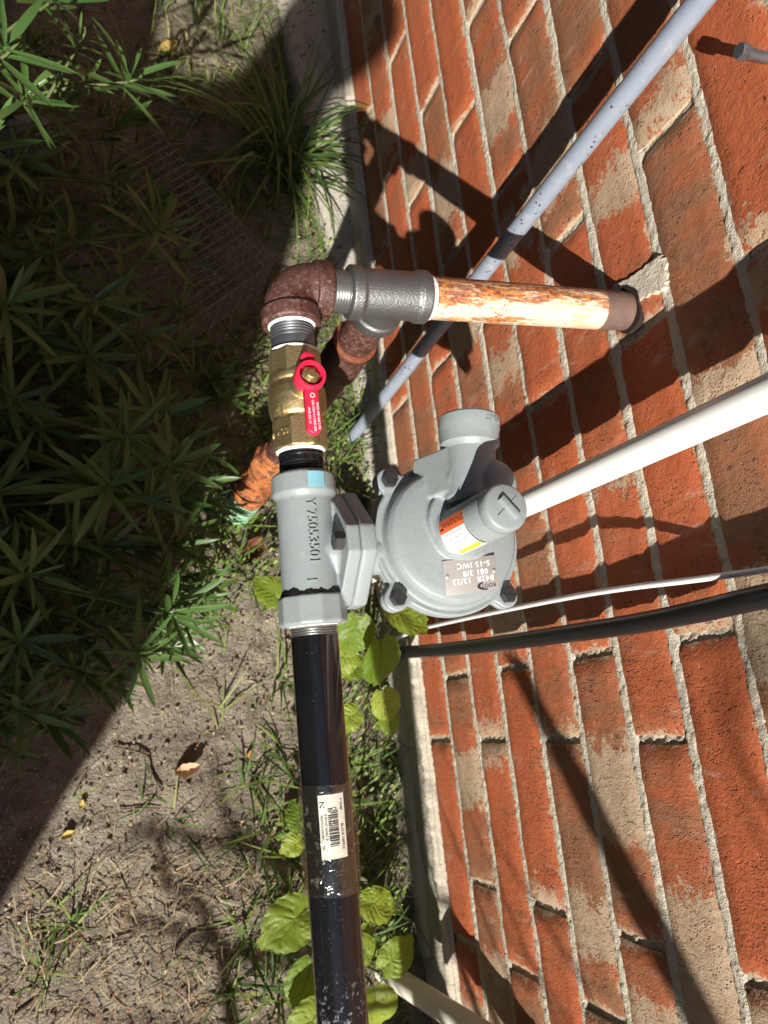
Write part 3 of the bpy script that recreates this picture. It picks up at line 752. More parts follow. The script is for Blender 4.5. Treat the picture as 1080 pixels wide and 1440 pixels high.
lt.obj('lever_print', M['white'], bv, 0)

bn = thing('threaded_nipple', 'short black threaded nipple between brass valve and grey regulator', 'nipple')
MB().lathe(ML(.190), AX, [(a, b) for a, b in thread_prof(.009, .0168)] + [(.0095, .0163), (.012, .0163)] + [(.012 + a, b) for a, b in thread_prof(.012, .0168)], 44).obj('thread', M['black'], bn)

# ------------------------------------------------------------------ regulator
rg = thing('gas_regulator', 'light grey gas pressure regulator with round diaphragm case and warning label', 'regulator')
o = ML(.1691); L = (ML(.0593) - o).length
FC = Vector((-.2760, .1125, .6175))                              # flange centre
b = MB()
b.lathe(o, AX, [(0, .0205), (.002, .0232), (.0155, .0234), (.018, .0216), (.0195, .0208), (.050, .0205), (L - .026, .0208), (L - .0205, .0212)], 48)
b.lathe(o, AX, [(L - .022, .0205), (L - .0205, .0244), (L - .0015, .0246), (L, .0225)], 10, True, UP)
# web running out to the flange
for t, r in ((.0, .020), (.010, .019), (.018, .0195), (.026, .022)):
    pass
b.lathe(ML(.112) , RIGHT, [(0, .0195), (.010, .0195), (.015, .0215), (.020, .026)], 40)
dm = .0505
def diamond(d, c=.18):
    k = d * c; return [(d - k, -k), (d - k, k), (k, d - k), (-k, d - k), (-d + k, k), (-d + k, -k), (-k, -d + k), (k, -d + k)]
b.prism(diamond(dm), FC + Vector((-.0145, 0, 0)), (0, 1, 0), (0, 0, 1), (1, 0, 0), .0095)
b.box(FC + Vector((-.018, -.020, .002)), (.5, -.85, 0), (.85, .5, 0), (0, 0, 1), .045, .010, .020)
casting(b, 'valve_body', M['grey'], rg, .0010, 3)
fp = MB(); fp.prism(diamond(dm * 1.02), FC + Vector((-.0046, 0, 0)), (0, 1, 0), (0, 0, 1), (1, 0, 0), .0115)
bevelled(fp, 'case_flange', M['grey'], rg, .0022, 3)
for sy, sz in ((0, 1), (0, -1), (1, 0), (-1, 0)):
    MB().lathe(FC + Vector((-.016, sy * .034, sz * .034)), (-1, 0, 0), [(0, .0068), (.0055, .0068), (.0066, .0058)], 6).obj('flange_bolt', M['steel'], rg, 20)
lt = MB(); vdir = (Vector(CAML) - ML(.115)); f_ = cylmap(ML(.112), AX, Vector((-.06, 0, 1)), .0206)
# letters read down the photo (along AX) with their tops towards the wall
def bodymap(x0):
    f = cylmap(ML(.1691) + AX * x0, AX, Vector((-.10, 0, 1)), .0205)
    s = 1 if (f(0, .002, 0) - f(0, 0, 0)).dot(RIGHT) > 0 else -1
    return lambda x, y, z: f(x, s * y, z)
text_on(lt, '75053501', .0098, bodymap(.050), .0013, 1.0, sx=.98); text_on(lt, 'Y', .0098, bodymap(.0255), .0013); text_on(lt, '1', .0098, bodymap(.080), .0013, off=(0, -.003))
lt.obj('raised_lettering', M['grey'], rg, 0)
shd = MB(); N = 120; vs = []
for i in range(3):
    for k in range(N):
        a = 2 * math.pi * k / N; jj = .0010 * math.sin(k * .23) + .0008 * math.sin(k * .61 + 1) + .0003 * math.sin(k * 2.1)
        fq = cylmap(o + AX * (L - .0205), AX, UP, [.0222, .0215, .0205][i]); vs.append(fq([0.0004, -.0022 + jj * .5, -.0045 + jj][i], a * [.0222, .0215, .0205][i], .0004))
shd.add(vs, [(i * N + k, i * N + (k + 1) % N, (i + 1) * N + (k + 1) % N, (i + 1) * N + k) for i in range(2) for k in range(N)]); shd.obj('collar_shade', M['shadeblack'], rg)  # jagged dark ring standing in for the shadow the collar casts
st = MB(); f_ = bodymap(.009)
f3 = cylmap(o + AX * .0088, AX, Vector((.12, 0, 1)), .0240); wrap_patch(st, lambda x, y, z: f3(x, y, .0002), -.0058, .0058, -.0062, .0062, 6, 2)
st.obj('blue_sticker', M['blue'], rg)
MB().lathe(ML(.0610), AX, [(0, .0165), (0, .0178), (.0016, .0176), (.0022, .0168)], 40).obj('sealant_ring', M['dope'], rg)

# diaphragm case: axis leans a little towards the camera
DC = Vector((-.1945, .1195, .6145)); DX = Vector((-.04, -.02, 1)).normalized()
ex = (Vector((1, 0, 0)) - DX * DX.x).normalized(); ey = DX.cross(ex)
def dpt(r, a, z): return DC + (ex * math.cos(a) + ey * math.sin(a)) * r + DX * z
BA = [math.radians(a) for a in (133, 223, 313, 43)]            # lug angles
def lugs(mb, z0, z1, rl=.0098, rb=.0645):
    for a in BA:
        c = dpt(rb, a, 0); mb.lathe(c, DX, [(z0, rl - .001), (z0 + .001, rl), (z1 - .001, rl), (z1, rl - .001)], 24)
        mb.prism([(-.006, -.0125), (.006, -.010), (.006, .010), (-.006, .0125)], dpt(.058, a, z0 + .0005), (ex * math.cos(a) + ey * math.sin(a)), (ey * math.cos(a) - ex * math.sin(a)), DX, (z1 - z0) - .001)
lo = MB(); lo.lathe(DC, DX, [(-.045, .018), (-.040, .030), (-.022, .050), (-.010, .056), (-.0075, .0605), (-.0005, .0605)], 72); lugs(lo, -.0075, -.0005)
lo.cyl((-.270, .1125, .6035), (-.215, .1135, .600), .0165, 32)
casting(lo, 'lower_case', M['grey'], rg, .0011, 3)
uc = MB()
uc.lathe(DC, DX, [(.0000, .0605), (.0040, .0608), (.0060, .0592), (.0050, .0565), (.0062, .0542), (.0155, .0530), (.0195, .0500), (.0212, .0450), (.0228, .036), (.0240, .024), (.0245, .012)], 72)
lugs(uc, 0, .0062)
# vent: boss rising from the case, a rounded lobe and the horizontal hub
TW = dpt(.001, math.pi, .021)                                       # spring tower foot
TA = Vector((.02, .0, 1)).normalized()
uc.lathe(TW - TA * .005 + Vector((.006, .008, 0)), TA, [(0, .0300), (.0105, .0292), (.0118, .0280), (.0125, .020)], 48); uc.lathe(TW - TA * .004, TA, [(0, .0215), (.010, .0205), (.014, .0188)], 40)
VY = (Vector((.10, 1, .05))).normalized(); V0 = Vector((-.1885, .1435, .6540)); V1 = V0 + VY * .052
uc.lathe(V0, VY, [(-.006, .016), (-.002, .0190), (.045, .0195)], 40)
uc.cyl(V0 + VY * .012 - Vector((.006, 0, .030)), V0 + VY * .012 + Vector((0, 0, 0)), .0200, 32)
uc.prism([(-.034, -.032), (.018, -.032), (.018, .000), (-.005, .0185), (-.016, .010)], V0 + VY * .004, (1, 0, 0), (0, 0, 1), VY, .034)
uc.sphere(V0 + Vector((.0145, .0065, .006)), .0195, 28, 16)
uc.cyl(V0 + Vector((.0145, .0065, -.028)), V0 + Vector((.0145, .0065, .0)), .0190, 32)
casting(uc, 'upper_case', M['grey'], rg, .0010, 2)
vh = MB(); vh.lathe(V0 + VY * .036, VY, [(-.002, .0190), (.001, .0200), (.0035, .0226), (.0130, .0226), (.0150, .0233), (.024, .0233), (.0255, .0222), (.0255, .0170), (.008, .0160)], 48, False)
vh.obj('vent_hub', M['grey'], rg, 30)
vt = MB(); f_ = cylmap(V0 + VY * .0555, VY, Vector((.40, 0, .9)), .0233)
ss = 1 if (f_(0, .002, 0) - f_(0, 0, 0)).x > 0 else -1
text_on(vt, 'VENT', .0062, lambda x, y, z: f_(-y, -ss * x, z), .0006); vt.obj('raised_lettering', M['grey'], rg, 0)
for a in BA:
    c = dpt(.0645, a, .006)
    sc_ = MB(); sc_.lathe(c, DX, [(0, .0066), (.0048, .0066), (.0058, .0056)], 6); s_o = sc_.obj('case_screw', M['steel'], rg, 20)
    a2 = a + random.uniform(.4, .9); d1 = ex * math.cos(a2) + ey * math.sin(a2)
    MB().box(c + DX * .0057, d1, DX.cross(d1), DX, .0112, .0012, .0006).obj('screw_slot', M['print'], s_o, 0)
# spring tower and cap
TL = .050
MB().lathe(TW + TA * .004, TA, [(0, .0186), (.060, .0170), (.062, .0163)], 48).obj('spring_tower', M['grey'], rg)
cp = MB(); cp.lathe(TW + TA * .066, TA, [(-.002, .0150), (.0008, .0168), (.0085, .0168), (.0102, .0158), (.0108, .0145)], 48)
cpo = cp.obj('tower_cap', M['grey'], rg, 40)
CT = TW + TA * .0766
q1 = Vector((.62, -.75, 0)); q1 = (q1 - TA * q1.dot(TA)).normalized(); q2 = TA.cross(q1)
sb = MB(); sb.box(CT + TA * .0008 + q1 * .0015, q1, q2, TA, .0185, .0052, .0052); bevelled(sb, 'cap_rib', M['grey'], cpo, .0009)
sb = MB(); sb.box(CT + TA * -.0006, q2, q1, TA, .021, .0007, .0030); sb.obj('cap_seam', M['grey'], cpo, 0)
# warning label on the tower
ldir = Vector((-.86, -.52, 0))
f_ = cylmap(TW + TA * .0300, TA, ldir, .0186)
wlb = MB(); wrap_patch(wlb, lambda x, y, z: f_(x, y, .0001), -.0185, .0185, -.0165, .0165, 18, 2); lab = wlb.obj('warning_label', M['white'], rg)
# on the label "up" runs round the tower towards +Y, text reads up the tower
sg = 1 if (f_(0, .002, 0) - f_(0, 0, 0)).y > 0 else -1
lm = lambda z0: (lambda x, y, z: f_(x, sg * y, z + z0))
ob = MB(); wrap_patch(ob, lm(.00012), -.0185, .0185, .0062, .0165, 8, 2); ob.obj('orange_band', M['warn'], lab)
yb = MB(); wrap_patch(yb, lm(.00012), -.0150, .0180, -.0155, -.0105, 5, 2); yb.obj('yellow_band', M['yellow'], lab)
tx = MB(); text_on(tx, 'WARNING', .0066, lm(.0003), off=(.0032, .0112), sx=1.02)
tx.add([lm(.0003)(-.0172, .0085, 0), lm(.0003)(-.0118, .0085, 0), lm(.0003)(-.0145, .0140, 0)], [(0, 1, 2)])
tx.obj('warning_print', M['print'], lab, 0)
tx = MB()
for k, s in enumerate(('To avoid serious personal injury', 'or property damage, read all', 'instructions before installing', 'or servicing this regulator')):
    text_on(tx, s, .0026, lm(.0003), off=(-.0006, .0040 - .0036 * k), sx=.90)
tx.obj('small_print', M['greyprint'], lab, 0)
# nameplate on the case
npc = dpt(.0330, math.radians(-78), .0229) 
nx_ = (ex * math.cos(math.radians(4)) + ey * math.sin(math.radians(4))); ny_ = DX.cross(nx_)
nrm = (DX + ey * -.14).normalized(); ny_ = (ny_ - nrm * ny_.dot(nrm)).normalized(); nx_ = ny_.cross(nrm)
npm = MB(); npm.box(npc, nx_, ny_, nrm, .0440, .0260, .0012); npl = bevelled(npm, 'nameplate', M['plate'], rg, .0004)
fl = flat(npc + nrm * .0007, -nx_, -ny_, nrm)
tx = MB()
text_on(tx, 'B42R  12/23', .0060, fl, .0001, 1.15, off=(-.0015, .0035), sx=1.0); text_on(tx, '081 3/8', .0060, fl, .0001, 1.15, off=(-.004, -.0018)); text_on(tx, '5-15 IWC', .0060, fl, .0001, 1.15, off=(-.003, -.0078))
tx.obj('stamped_lettering', M['stamp'], npl, 0)
tx = MB(); text_on(tx, 'ROOTS', .0040, fl, .0001, off=(-.0125, .0092), sx=1.1)
lg = [(-.0185 + .0 , .0)]
cr = MB(); N = 16
outer = [(math.cos(math.pi * (-.35 + .85 * i / N)) * .0078, math.sin(math.pi * (-.35 + .85 * i / N)) * .0033) for i in range(N + 1)]
inner = [(x * .90 - .0009, y * .72) for x, y in outer]
vs = [fl(-.0118 + a, .0092 + b_, .0001) for a, b_ in outer + inner]
tx.add(vs, [(i, i + 1, N + 1 + i + 1, N + 1 + i) for i in range(N)]); tx.obj('plate_logo', M['print'], npl, 0)
for s in (-1, 1): MB().lathe(npc + nx_ * .0195 * s + ny_ * .001, nrm, [(0, .0017), (.0012, .0016), (.0018, .0006)], 14).obj('rivet', M['plate'], npl)

# ------------------------------------------------------------------ black pipe with label
bp = thing('black_gas_pipe', 'long glossy black steel pipe leaving the regulator at the bottom', 'pipe')
MB().lathe(ML(.0605), AX, thread_prof(.0085, .0168, .0017, .0011), 44).obj('thread', M['zinc'], bp)
run = MB().cyl(ML(.0525), ML(-1.02), .0167, 56, .0006).obj('pipe_run', M['black'], bp); run['scuff'] = 1.0
def pipemap(y, z0):
    f = cylmap(ML(y), AX, Vector((-.10, 0, 1)), .0167 + z0); s = 1 if (f(0, .002, 0) - f(0, 0, 0)).dot(RIGHT) > 0 else -1
    return lambda x, y, z: f(x, s * y, z)
ym = -.0720; f_ = pipemap(ym, .0005); w = MB(); wrap_patch(w, f_, -.0200, .0200, -.0090, .0090, 10, 2)
lab = w.obj('barcode_label', M['white'], bp)
bars = MB(); fb = pipemap(ym, .0007); x = -.0115
while x < .0125:
    wd = random.choice([.0003, .0003, .0006, .0009]); wrap_patch(bars, fb, x, x + wd, -.0030, .0038 if abs(x) < .0109 else .0030, 6, 1); x += wd + random.choice([.0003, .0005, .0007])
bars.obj('barcode', M['print'], lab, 0)
tx = MB(); text_on(tx, '1"X48"', .0028, fb, off=(-.0128, .0062)); text_on(tx, 'BLACK NIPPLE', .0028, fb, off=(.0070, .0062), sx=.9)
text_on(tx, '0 82647 04367 8', .0024, fb, off=(0, -.0046)); text_on(tx, 'MATCO-NORCA INC', .0023, fb, off=(.0035, -.0073)); text_on(tx, 'N', .0048, fb, off=(-.0140, -.0068), sx=1.2)
tx.obj('label_print', M['print'], lab, 0)
tp = MB(); f_ = pipemap(-.0805, .0011); vs = []; N1, N2 = 26, 72
for i in range(N1 + 1):
    for k in range(N2):
        a = 2 * math.pi * k / N2 * .0167
        xx = -.0345 + .069 * i / N1 + (.0003 * math.sin(k * 1.7) + .0007 * math.sin(k * .35)) * (1 if i in (0, N1) else .3)
        bulge = .0011 * max(0, vnoise(np.array(i * .35), np.array(k * .3)) - .35) + ((.0022 * max(0, math.cos(2 * math.pi * k / N2 - 1.5)) ** 3 + .0018 * max(0, math.cos(2 * math.pi * k / N2 + 1.7)) ** 3) * math.sin(math.pi * i / N1))
        vs.append(f_(xx, a, float(bulge)))
tp.add(vs, [(i * N2 + k, i * N2 + (k + 1) % N2, (i + 1) * N2 + (k + 1) % N2, (i + 1) * N2 + k) for i in range(N1) for k in range(N2)])
tp.obj('clear_tape', M['tape'], bp, 60)
# unseen gas meter added at the end of the line to cast shade
gmt = thing('added_gas_meter', 'unseen grey gas meter added at the far end of the black pipe for its shadow', 'gas meter')
gc = ML(-1.02) + Vector((.02, -.12, -.10))
mbx = MB(); mbx.box(gc, (1, 0, 0), (0, 1, 0), (0, 0, 1), .20, .17, .26); bevelled(mbx, 'meter_case', M['grey'], gmt, .03, 4)
mbx = MB(); mbx.box(gc + Vector((-.10, 0, .03)), (1, 0, 0), (0, 1, 0), (0, 0, 1), .05, .12, .08); bevelled(mbx, 'dial_box', M['plate'], gmt, .008, 3)
MB().cyl(gc + Vector((-.02, .05, .11)), gc + Vector((-.02, .05, .155)), .026, 32, .003).obj('union_nut', M['iron'], gmt)
MB().tube([ML(-1.0), ML(-1.03), ML(-1.045) + Vector((0, -.012, -.012)), gc + Vector((-.02, .05, .10))], .0167, 24).obj('swivel', M['iron'], gmt)

# ------------------------------------------------------------------ riser under the tee
rs = thing('gas_riser', 'rusty vertical riser dropping from the tee to the ground', 'riser')
rx, ry = tc.x, tc.y
def RP(z): 
    t = (.60 - z) / .60; return Vector((rx - .004 * t, ry - .004 * t, z))
MB().cyl(RP(.608), RP(.555), .0168, 40).obj('nipple', M['brown'], rs)
MB().lathe(RP(.552), (0, 0, 1), [(0, .0175), (.0010, .0204), (.0045, .0206), (.0056, .0190)], 44).obj('rusty_lip', simple('dark_rust', (.17, .055, .024), .6, .1, .4, (250, .7, .0015), .5, 120), rs)
cpl = MB(); cpl.lathe(RP(.500), (0, 0, 1), [(0, .019), (.004, .0205), (.03, .0200), (.053, .0185)], 44); casting(cpl, 'coupling', M['brown'], rs, .0013, 3)
MB().cyl(RP(.505), RP(.26), .0168, 36).obj('riser_pipe', M['brown'], rs)
un = MB(); un.lathe(RP(.185), (0, 0, 1), [(0, .020), (.003, .0235), (.026, .0235), (.030, .021)], 8); un.lathe(RP(.213), (0, 0, 1), [(0, .019), (.004, .026), (.022, .026), (.026, .021), (.05, .0195), (.054, .0175)], 8)
casting(un, 'union', M['orange'], rs, .0015, 3)
MB().cyl(RP(.19), RP(.10), .0170, 36).obj('stub', M['orange'], rs)
un = MB(); un.lathe(RP(.085), (0, 0, 1), [(0, .021), (.003, .0245), (.022, .0250), (.028, .022), (.032, .025), (.046, .0245), (.05, .0205)], 40); casting(un, 'stop_collar', M['orange'], rs, .0015, 3)
MB().cyl(RP(-.04), RP(.088), .0235, 36).obj('plastic_sleeve', M['seal'], rs)

# ------------------------------------------------------------------ wire cage and grey panel under the shrub
cg = thing('wire_cage', 'rectangular wire mesh cage lying on the ground under the dark shrub', 'cage')
O = P(388, 366, z=.10); e1 = (P(222, 186, z=.10) - O); l1 = e1.length; e1.normalize()
e2 = P(230, 352, z=.10) - P(330, 300, z=.10); e2.z = 0; e2 = (e2 - e1 * e2.dot(e1)).normalized(); l2 = .60
O.z = .10; zc = Vector((0, 0, 1))
def mesh_panel(name, o, a, la, sa, b_, lb, sb_, r=.0008):
    m = MB(); k = 0.0
    while k <= la + 1e-6: m.tube([o + a * k, o + a * k + b_ * lb], r, 5); k += sa
    k = 0.0; nn = a.cross(b_).normalized() * r * 1.6
    while k <= lb + 1e-6: m.tube([o + b_ * k + nn, o + b_ * k + a * la + nn], r, 5); k += sb_
    m.obj(name, M['wiremesh'], cg, 60)
mesh_panel('top_mesh', O, e1, l1, .0127, e2, l2, .0254)
mesh_panel('side_mesh', O - zc * .09, e2, l2, .0254, zc, .088, .0127)
mesh_panel('end_mesh', O - zc * .09, e1, l1, .0127, zc, .088, .0127)
mesh_panel('bottom_mesh', O - zc * .088 + e1 * .002, e1, l1, .0254, e2, l2, .0254)
pl = MB(); pl.box(O + e1 * l1 * .45 + e2 * .26 - zc * .07, e1, e2, zc, .16, .12, .002); pl.obj('trip_plate', M['panel'], cg, 0)
gp = thing('grey_metal_panel', 'flat grey metal panel half hidden under the lit leaves at the top left', 'panel')
g0 = P(40, 165, z=.13); pn = MB(); d1 = (P(120, 300, z=.13) - P(0, 190, z=.13)); d1.normalize(); d2 = zc.cross(d1)
pn.box(g0 + Vector((-.02, .02, -.06)), d1, d2, zc, .13, .09, .03); bevelled(pn, 'sheet', M['panel'], gp, .004, 2)

# ------------------------------------------------------------------ shrub: long narrow leaves in whorls
def leaf_geo(n=5, w=.062, fold=.25, curl=.12):
    vs = []; fs = []
    for i in range(n + 1):
        t = i / n; ww = w * (math.sin(math.pi * min(1, t * .92 + .06)) ** .6) * (1 if i < n else .05)
        z = -curl * t * t
        vs += [(-ww, t, z + ww * fold), (0, t, z), (ww, t, z + ww * fold)]
    for i in range(n):
        a = i * 3; fs += [(a, a + 1, a + 4, a + 3), (a + 1, a + 2, a + 5, a + 4)]
    return vs, fs
LV = []
for q in range(4):
    vs, fs = leaf_geo(6, .050 + .007 * q, .3, [.03, .12, .28, -.10][q]); mb = MB(); mb.add(vs, fs); me = bpy.data.meshes.new('leaf'); me.from_pydata(vs, [], fs); me.shade_smooth(); me.materials.append(M['leafobj']); LV.append((me, np.array(vs), fs))
sh = thing('shrub', 'dark evergreen shrub with long narrow leaves filling the left side', 'shrub')
sbase = Vector((-.72, .55, 0))
whorls = []   # px, py, z, number of leaves, leaf length, lean
for w_ in [(8, 64, .50, 13, .066), (70, -8, .46, 10, .060), (182, 106, .36, 18, .064), (128, 108, .30, 14, .042), (85, 148, .30, 14, .042), (40, 130, .44, 14, .055), (-14, 190, .42, 14, .060), (112, 52, .36, 12, .048), (30, 225, .24, 16, .055), (70, 190, .20, 14, .05), (100, 240, .16, 14, .05), (160, 190, .14, 12, .05), (60, 60, .22, 14, .05), (228, 318, .38, 20, .062), (134, 418, .33, 15, .060), (12, 424, .36, 18, .064),
           (184, 612, .42, 16, .055), (222, 575, .40, 14, .060), (244, 652, .38, 18, .062), (160, 682, .40, 16, .072), (216, 702, .30, 16, .055), (45, 808, .36, 14, .060), (200, 922, .26, 18, .060), (238, 818, .24, 16, .062),
           (30, 905, .30, 14, .056), (32, 1002, .26, 16, .060), (105, 940, .20, 14, .055), (120, 870, .20, 14, .058), (2, 690, .36, 14, .062), (60, 600, .25, 14, .06), (110, 520, .22, 14, .06), (250, 480, .2, 12, .055), (60, 300, .2, 14, .055),
           (320, 560, .16, 14, .05), (300, 640, .17, 16, .055), (275, 740, .18, 16, .055), (285, 840, .18, 14, .055), (262, 880, .22, 14, .05), (300, 700, .14, 14, .055), (110, 760, .3, 16, .06), (150, 300, .18, 12, .055), (20, 560, .3, 16, .06), (20, 1060, .18, 12, .055), (20, 330, .24, 14, .06), (110, 330, .26, 16, .06), (175, 395, .22, 16, .055), (205, 470, .26, 16, .06), (85, 375, .28, 16, .06), (150, 250, .22, 14, .05), (260, 430, .16, 14, .05), (60, 470, .3, 16, .06), (130, 500, .3, 16, .06)]:
    whorls.append((P(w_[0], w_[1], z=w_[2]), w_[3], w_[4], True))
for k in range(330):
    px = random.uniform(-100, 310); py = random.uniform(60, 1020); z = random.uniform(.04, .27)
    if px > 250 - abs(py - 600) * .22 + 60: continue
    if py > 960 and px > 90: continue
    if py < 430 and px > 60 and random.random() < .80: continue
    if z > .2 and py < 300: continue
    if py < 60 and px > 40: continue
    whorls.append((P(px, py, z=z), random.randint(9, 17), random.uniform(.042, .070), False))
for k in range(40):   # the rest of the bush, out of frame
    q = Vector((random.uniform(-1.15, -.60), random.uniform(.0, 1.0), random.uniform(.05, .26))); whorls.append((q, 13, .06, False))
nleaf = 0; mv = []; mf = []; mt = []; stems = MB()
for (c, n, Ln, main) in whorls:
    root = Vector((sbase.x + random.uniform(-.12, .08), c.y * .6 + sbase.y * .4 + random.uniform(-.1, .1), .0))
    mid = root.lerp(c, .6) + Vector((random.uniform(-.03, .03), random.uniform(-.03, .03), .06))
    stems.tube(spline([root, mid, c - Vector((0, 0, .01)), c + (c - mid).normalized() * .012], 4), [.0030 - .0018 * min(1, i / 12) for i in range(13)], 5)
    axd = ((c - mid).normalized() * .75 + Vector((random.uniform(-.25, .25), random.uniform(-.25, .25), .75))).normalized()
    e_1 = axd.orthogonal().normalized(); e_2 = axd.cross(e_1)
    tin = random.random()
    for k in range(n):
        a = k * 2.399 + random.uniform(-.2, .2); f = k / n
        el_ = math.radians(72 - 62 * f + random.uniform(-10, 10)) if not main else math.radians(86 - 52 * f ** 1.5 + random.uniform(-9, 9))
        d = axd * math.cos(el_) + (e_1 * math.cos(a) + e_2 * math.sin(a)) * math.sin(el_)
        xx = d.cross(axd).normalized(); zz = xx.cross(d)
        if zz.dot(axd) < 0: zz = -zz; xx = -xx
        ln = Ln * random.uniform(.75, 1.15) * (1 if f < .8 else .7)
        p0 = c - axd * (.022 * (1 - f)) + d * .001
        if random.random() < .10: continue
        if random.random() < .12: ln *= .55
        me, vs, fs = random.choice(LV)
        if main and nleaf < 300:
            ob_ = bpy.data.objects.new('leaf', me); COL.objects.link(ob_); ob_.parent = sh
            ob_.matrix_world = Matrix([[xx.x * ln, d.x * ln, zz.x * ln, p0.x], [xx.y * ln, d.y * ln, zz.y * ln, p0.y], [xx.z * ln, d.z * ln, zz.z * ln, p0.z], [0, 0, 0, 1]]); nleaf += 1
        else:
            B_ = np.array([[*xx], [*d], [*zz]]) * ln
            n0 = len(mv); mv += (vs @ B_ + np.array(p0)).tolist(); mf += [tuple(i + n0 for i in q) for q in fs]; mt += [min(1, max(0, tin * .6 + random.random() * .4))] * len(vs)
me = bpy.data.meshes.new('leaf_mass'); me.from_pydata(mv, [], mf); me.shade_smooth(); tint(me, mt)
tag(link('leaf_mass', me, M['leafmass'], sh), kind='stuff')
stems.obj('stems', M['stem'], sh, 60)

# ------------------------------------------------------------------ blades, straw, weeds
def blades(name, specs, mat, nseg=4, parent=None, kind='stuff'):
    """specs: (base, heading angle, length, lean 0..1, droop, width, tint)"""
    vs = []; fs = []; ts = []
    for (b0, az, ln, lean, droop, wd, tn) in specs:
        hd = Vector((math.cos(az), math.sin(az), 0)); sd = Vector((-hd.y, hd.x, 0)); p = Vector(b0); el_ = math.pi / 2 * (1 - lean); n0 = len(vs)
        for i in range(nseg + 1):
            t = i / nseg; ww = wd * (1 - t ** 1.6) * .5 + .00015
            vs += [p + sd * ww, p - sd * ww]; ts += [tn, tn]
            e = el_ - droop * t; p = p + (hd * math.cos(e) + Vector((0, 0, 1)) * math.sin(e)) * (ln / nseg)
            if p.z < .001: p.z = .001 + .002 * random.random()
        fs += [(n0 + 2 * i, n0 + 2 * i + 1, n0 + 2 * i + 3, n0 + 2 * i + 2) for i in range(nseg)]
    me = bpy.data.meshes.new(name); me.from_pydata([tuple(v) for v in vs], [], fs); me.shade_smooth(); tint(me, ts)
    o = link(name, me, mat, parent)
    if kind: tag(o, kind=kind)
    return o
def gz(x, y): return float(gheight(np.array(x), np.array(y)))
def gp_(px, py):
    q = P(px, py, z=0); return Vector((q.x, q.y, gz(q.x, q.y) - .002))
sp = []
for k in range(6500):
    x = random.uniform(-.60, -.004); y = random.uniform(-.60, 1.5)
    g = float(greenness(np.array(x), np.array(y)))
    if random.random() > g ** 1.3 + .012: continue
    sp.append(((x, y, gz(x, y) - .002), random.uniform(0, 6.28), random.uniform(.02, .075), random.uniform(.15, .9), random.uniform(.3, 1.5), random.uniform(.0016, .0034), random.random() ** 1.2))
# named tufts seen left of and below the pipe
for (px, py, n, ln, w_) in [(355, 1100, 16, .10, .0035), (375, 1150, 14, .10, .004), (400, 1190, 10, .09, .004), (95, 1300, 22, .07, .0032), (345, 1330, 16, .10, .004), (325, 1380, 14, .10, .0045), (365, 1240, 10, .08, .0035), (410, 1215, 12, .09, .0045),
                            (300, 1000, 6, .10, .003), (470, 560, 18, .13, .0034), (500, 610, 22, .15, .003), (470, 640, 20, .12, .003), (330, 740, 22, .08, .0034), (300, 800, 16, .08, .003), (370, 600, 14, .09, .004), (350, 800, 10, .08, .003), (330, 660, 12, .09, .0035), (480, 1130, 16, .09, .004), (520, 1200, 18, .08, .004), (500, 1320, 16, .08, .004),
                            (470, 1040, 22, .09, .0035), (500, 1080, 22, .09, .0035), (485, 1240, 22, .09, .004), (530, 1270, 16, .08, .0035), (400, 1290, 18, .10, .004), (390, 1400, 18, .10, .004), (385, 1060, 14, .10, .004), (395, 960, 14, .09, .0035), (545, 1120, 12, .08, .003), (300, 870, 10, .08, .003), (210, 1130, 5, .06, .003), (250, 1160, 6, .07, .003), (60, 1370, 10, .06, .003)]:
    for k in range(n):
        b_ = gp_(px + random.gauss(0, 10), py + random.gauss(0, 10)); b_.x = min(b_.x, -.012)
        sp.append((tuple(b_), random.uniform(0, 6.28), ln * random.uniform(.5, 1.2), random.uniform(.2, .95), random.uniform(.2, 1.3), w_ * random.uniform(.7, 1.1), random.random() * .9))
# long pale dry stalks reaching from the weeds over the concrete
for k in range(14):
    b_ = gp_(random.uniform(470, 520), random.uniform(560, 700)); b_.x = min(b_.x, -.03)
    sp.append((tuple(b_), random.uniform(-.9, .9), random.uniform(.08, .20), random.uniform(.4, .85), random.uniform(.0, .6), .0022, .97))
tag(blades('grass', sp, M['grass']), 'thin grass and weeds growing along the wall foot', 'grass')
cl = []; cc0 = gp_(392, 225)
for k in range(120):
    b_ = cc0 + Vector((random.gauss(0, .022), random.gauss(0, .028), 0)); b_.x = min(b_.x, -.012)
    az = random.uniform(0, 6.28)
    cl.append((tuple(b_), az, random.uniform(.14, .30), random.uniform(.15, .6), random.uniform(.7, 2.0), random.uniform(.004, .0068), random.random()))
tag(blades('grass_clump', cl, M['clump'], 7, None, None), 'tall shaded clump of arching grass blades beside the concrete strip', 'grass clump')

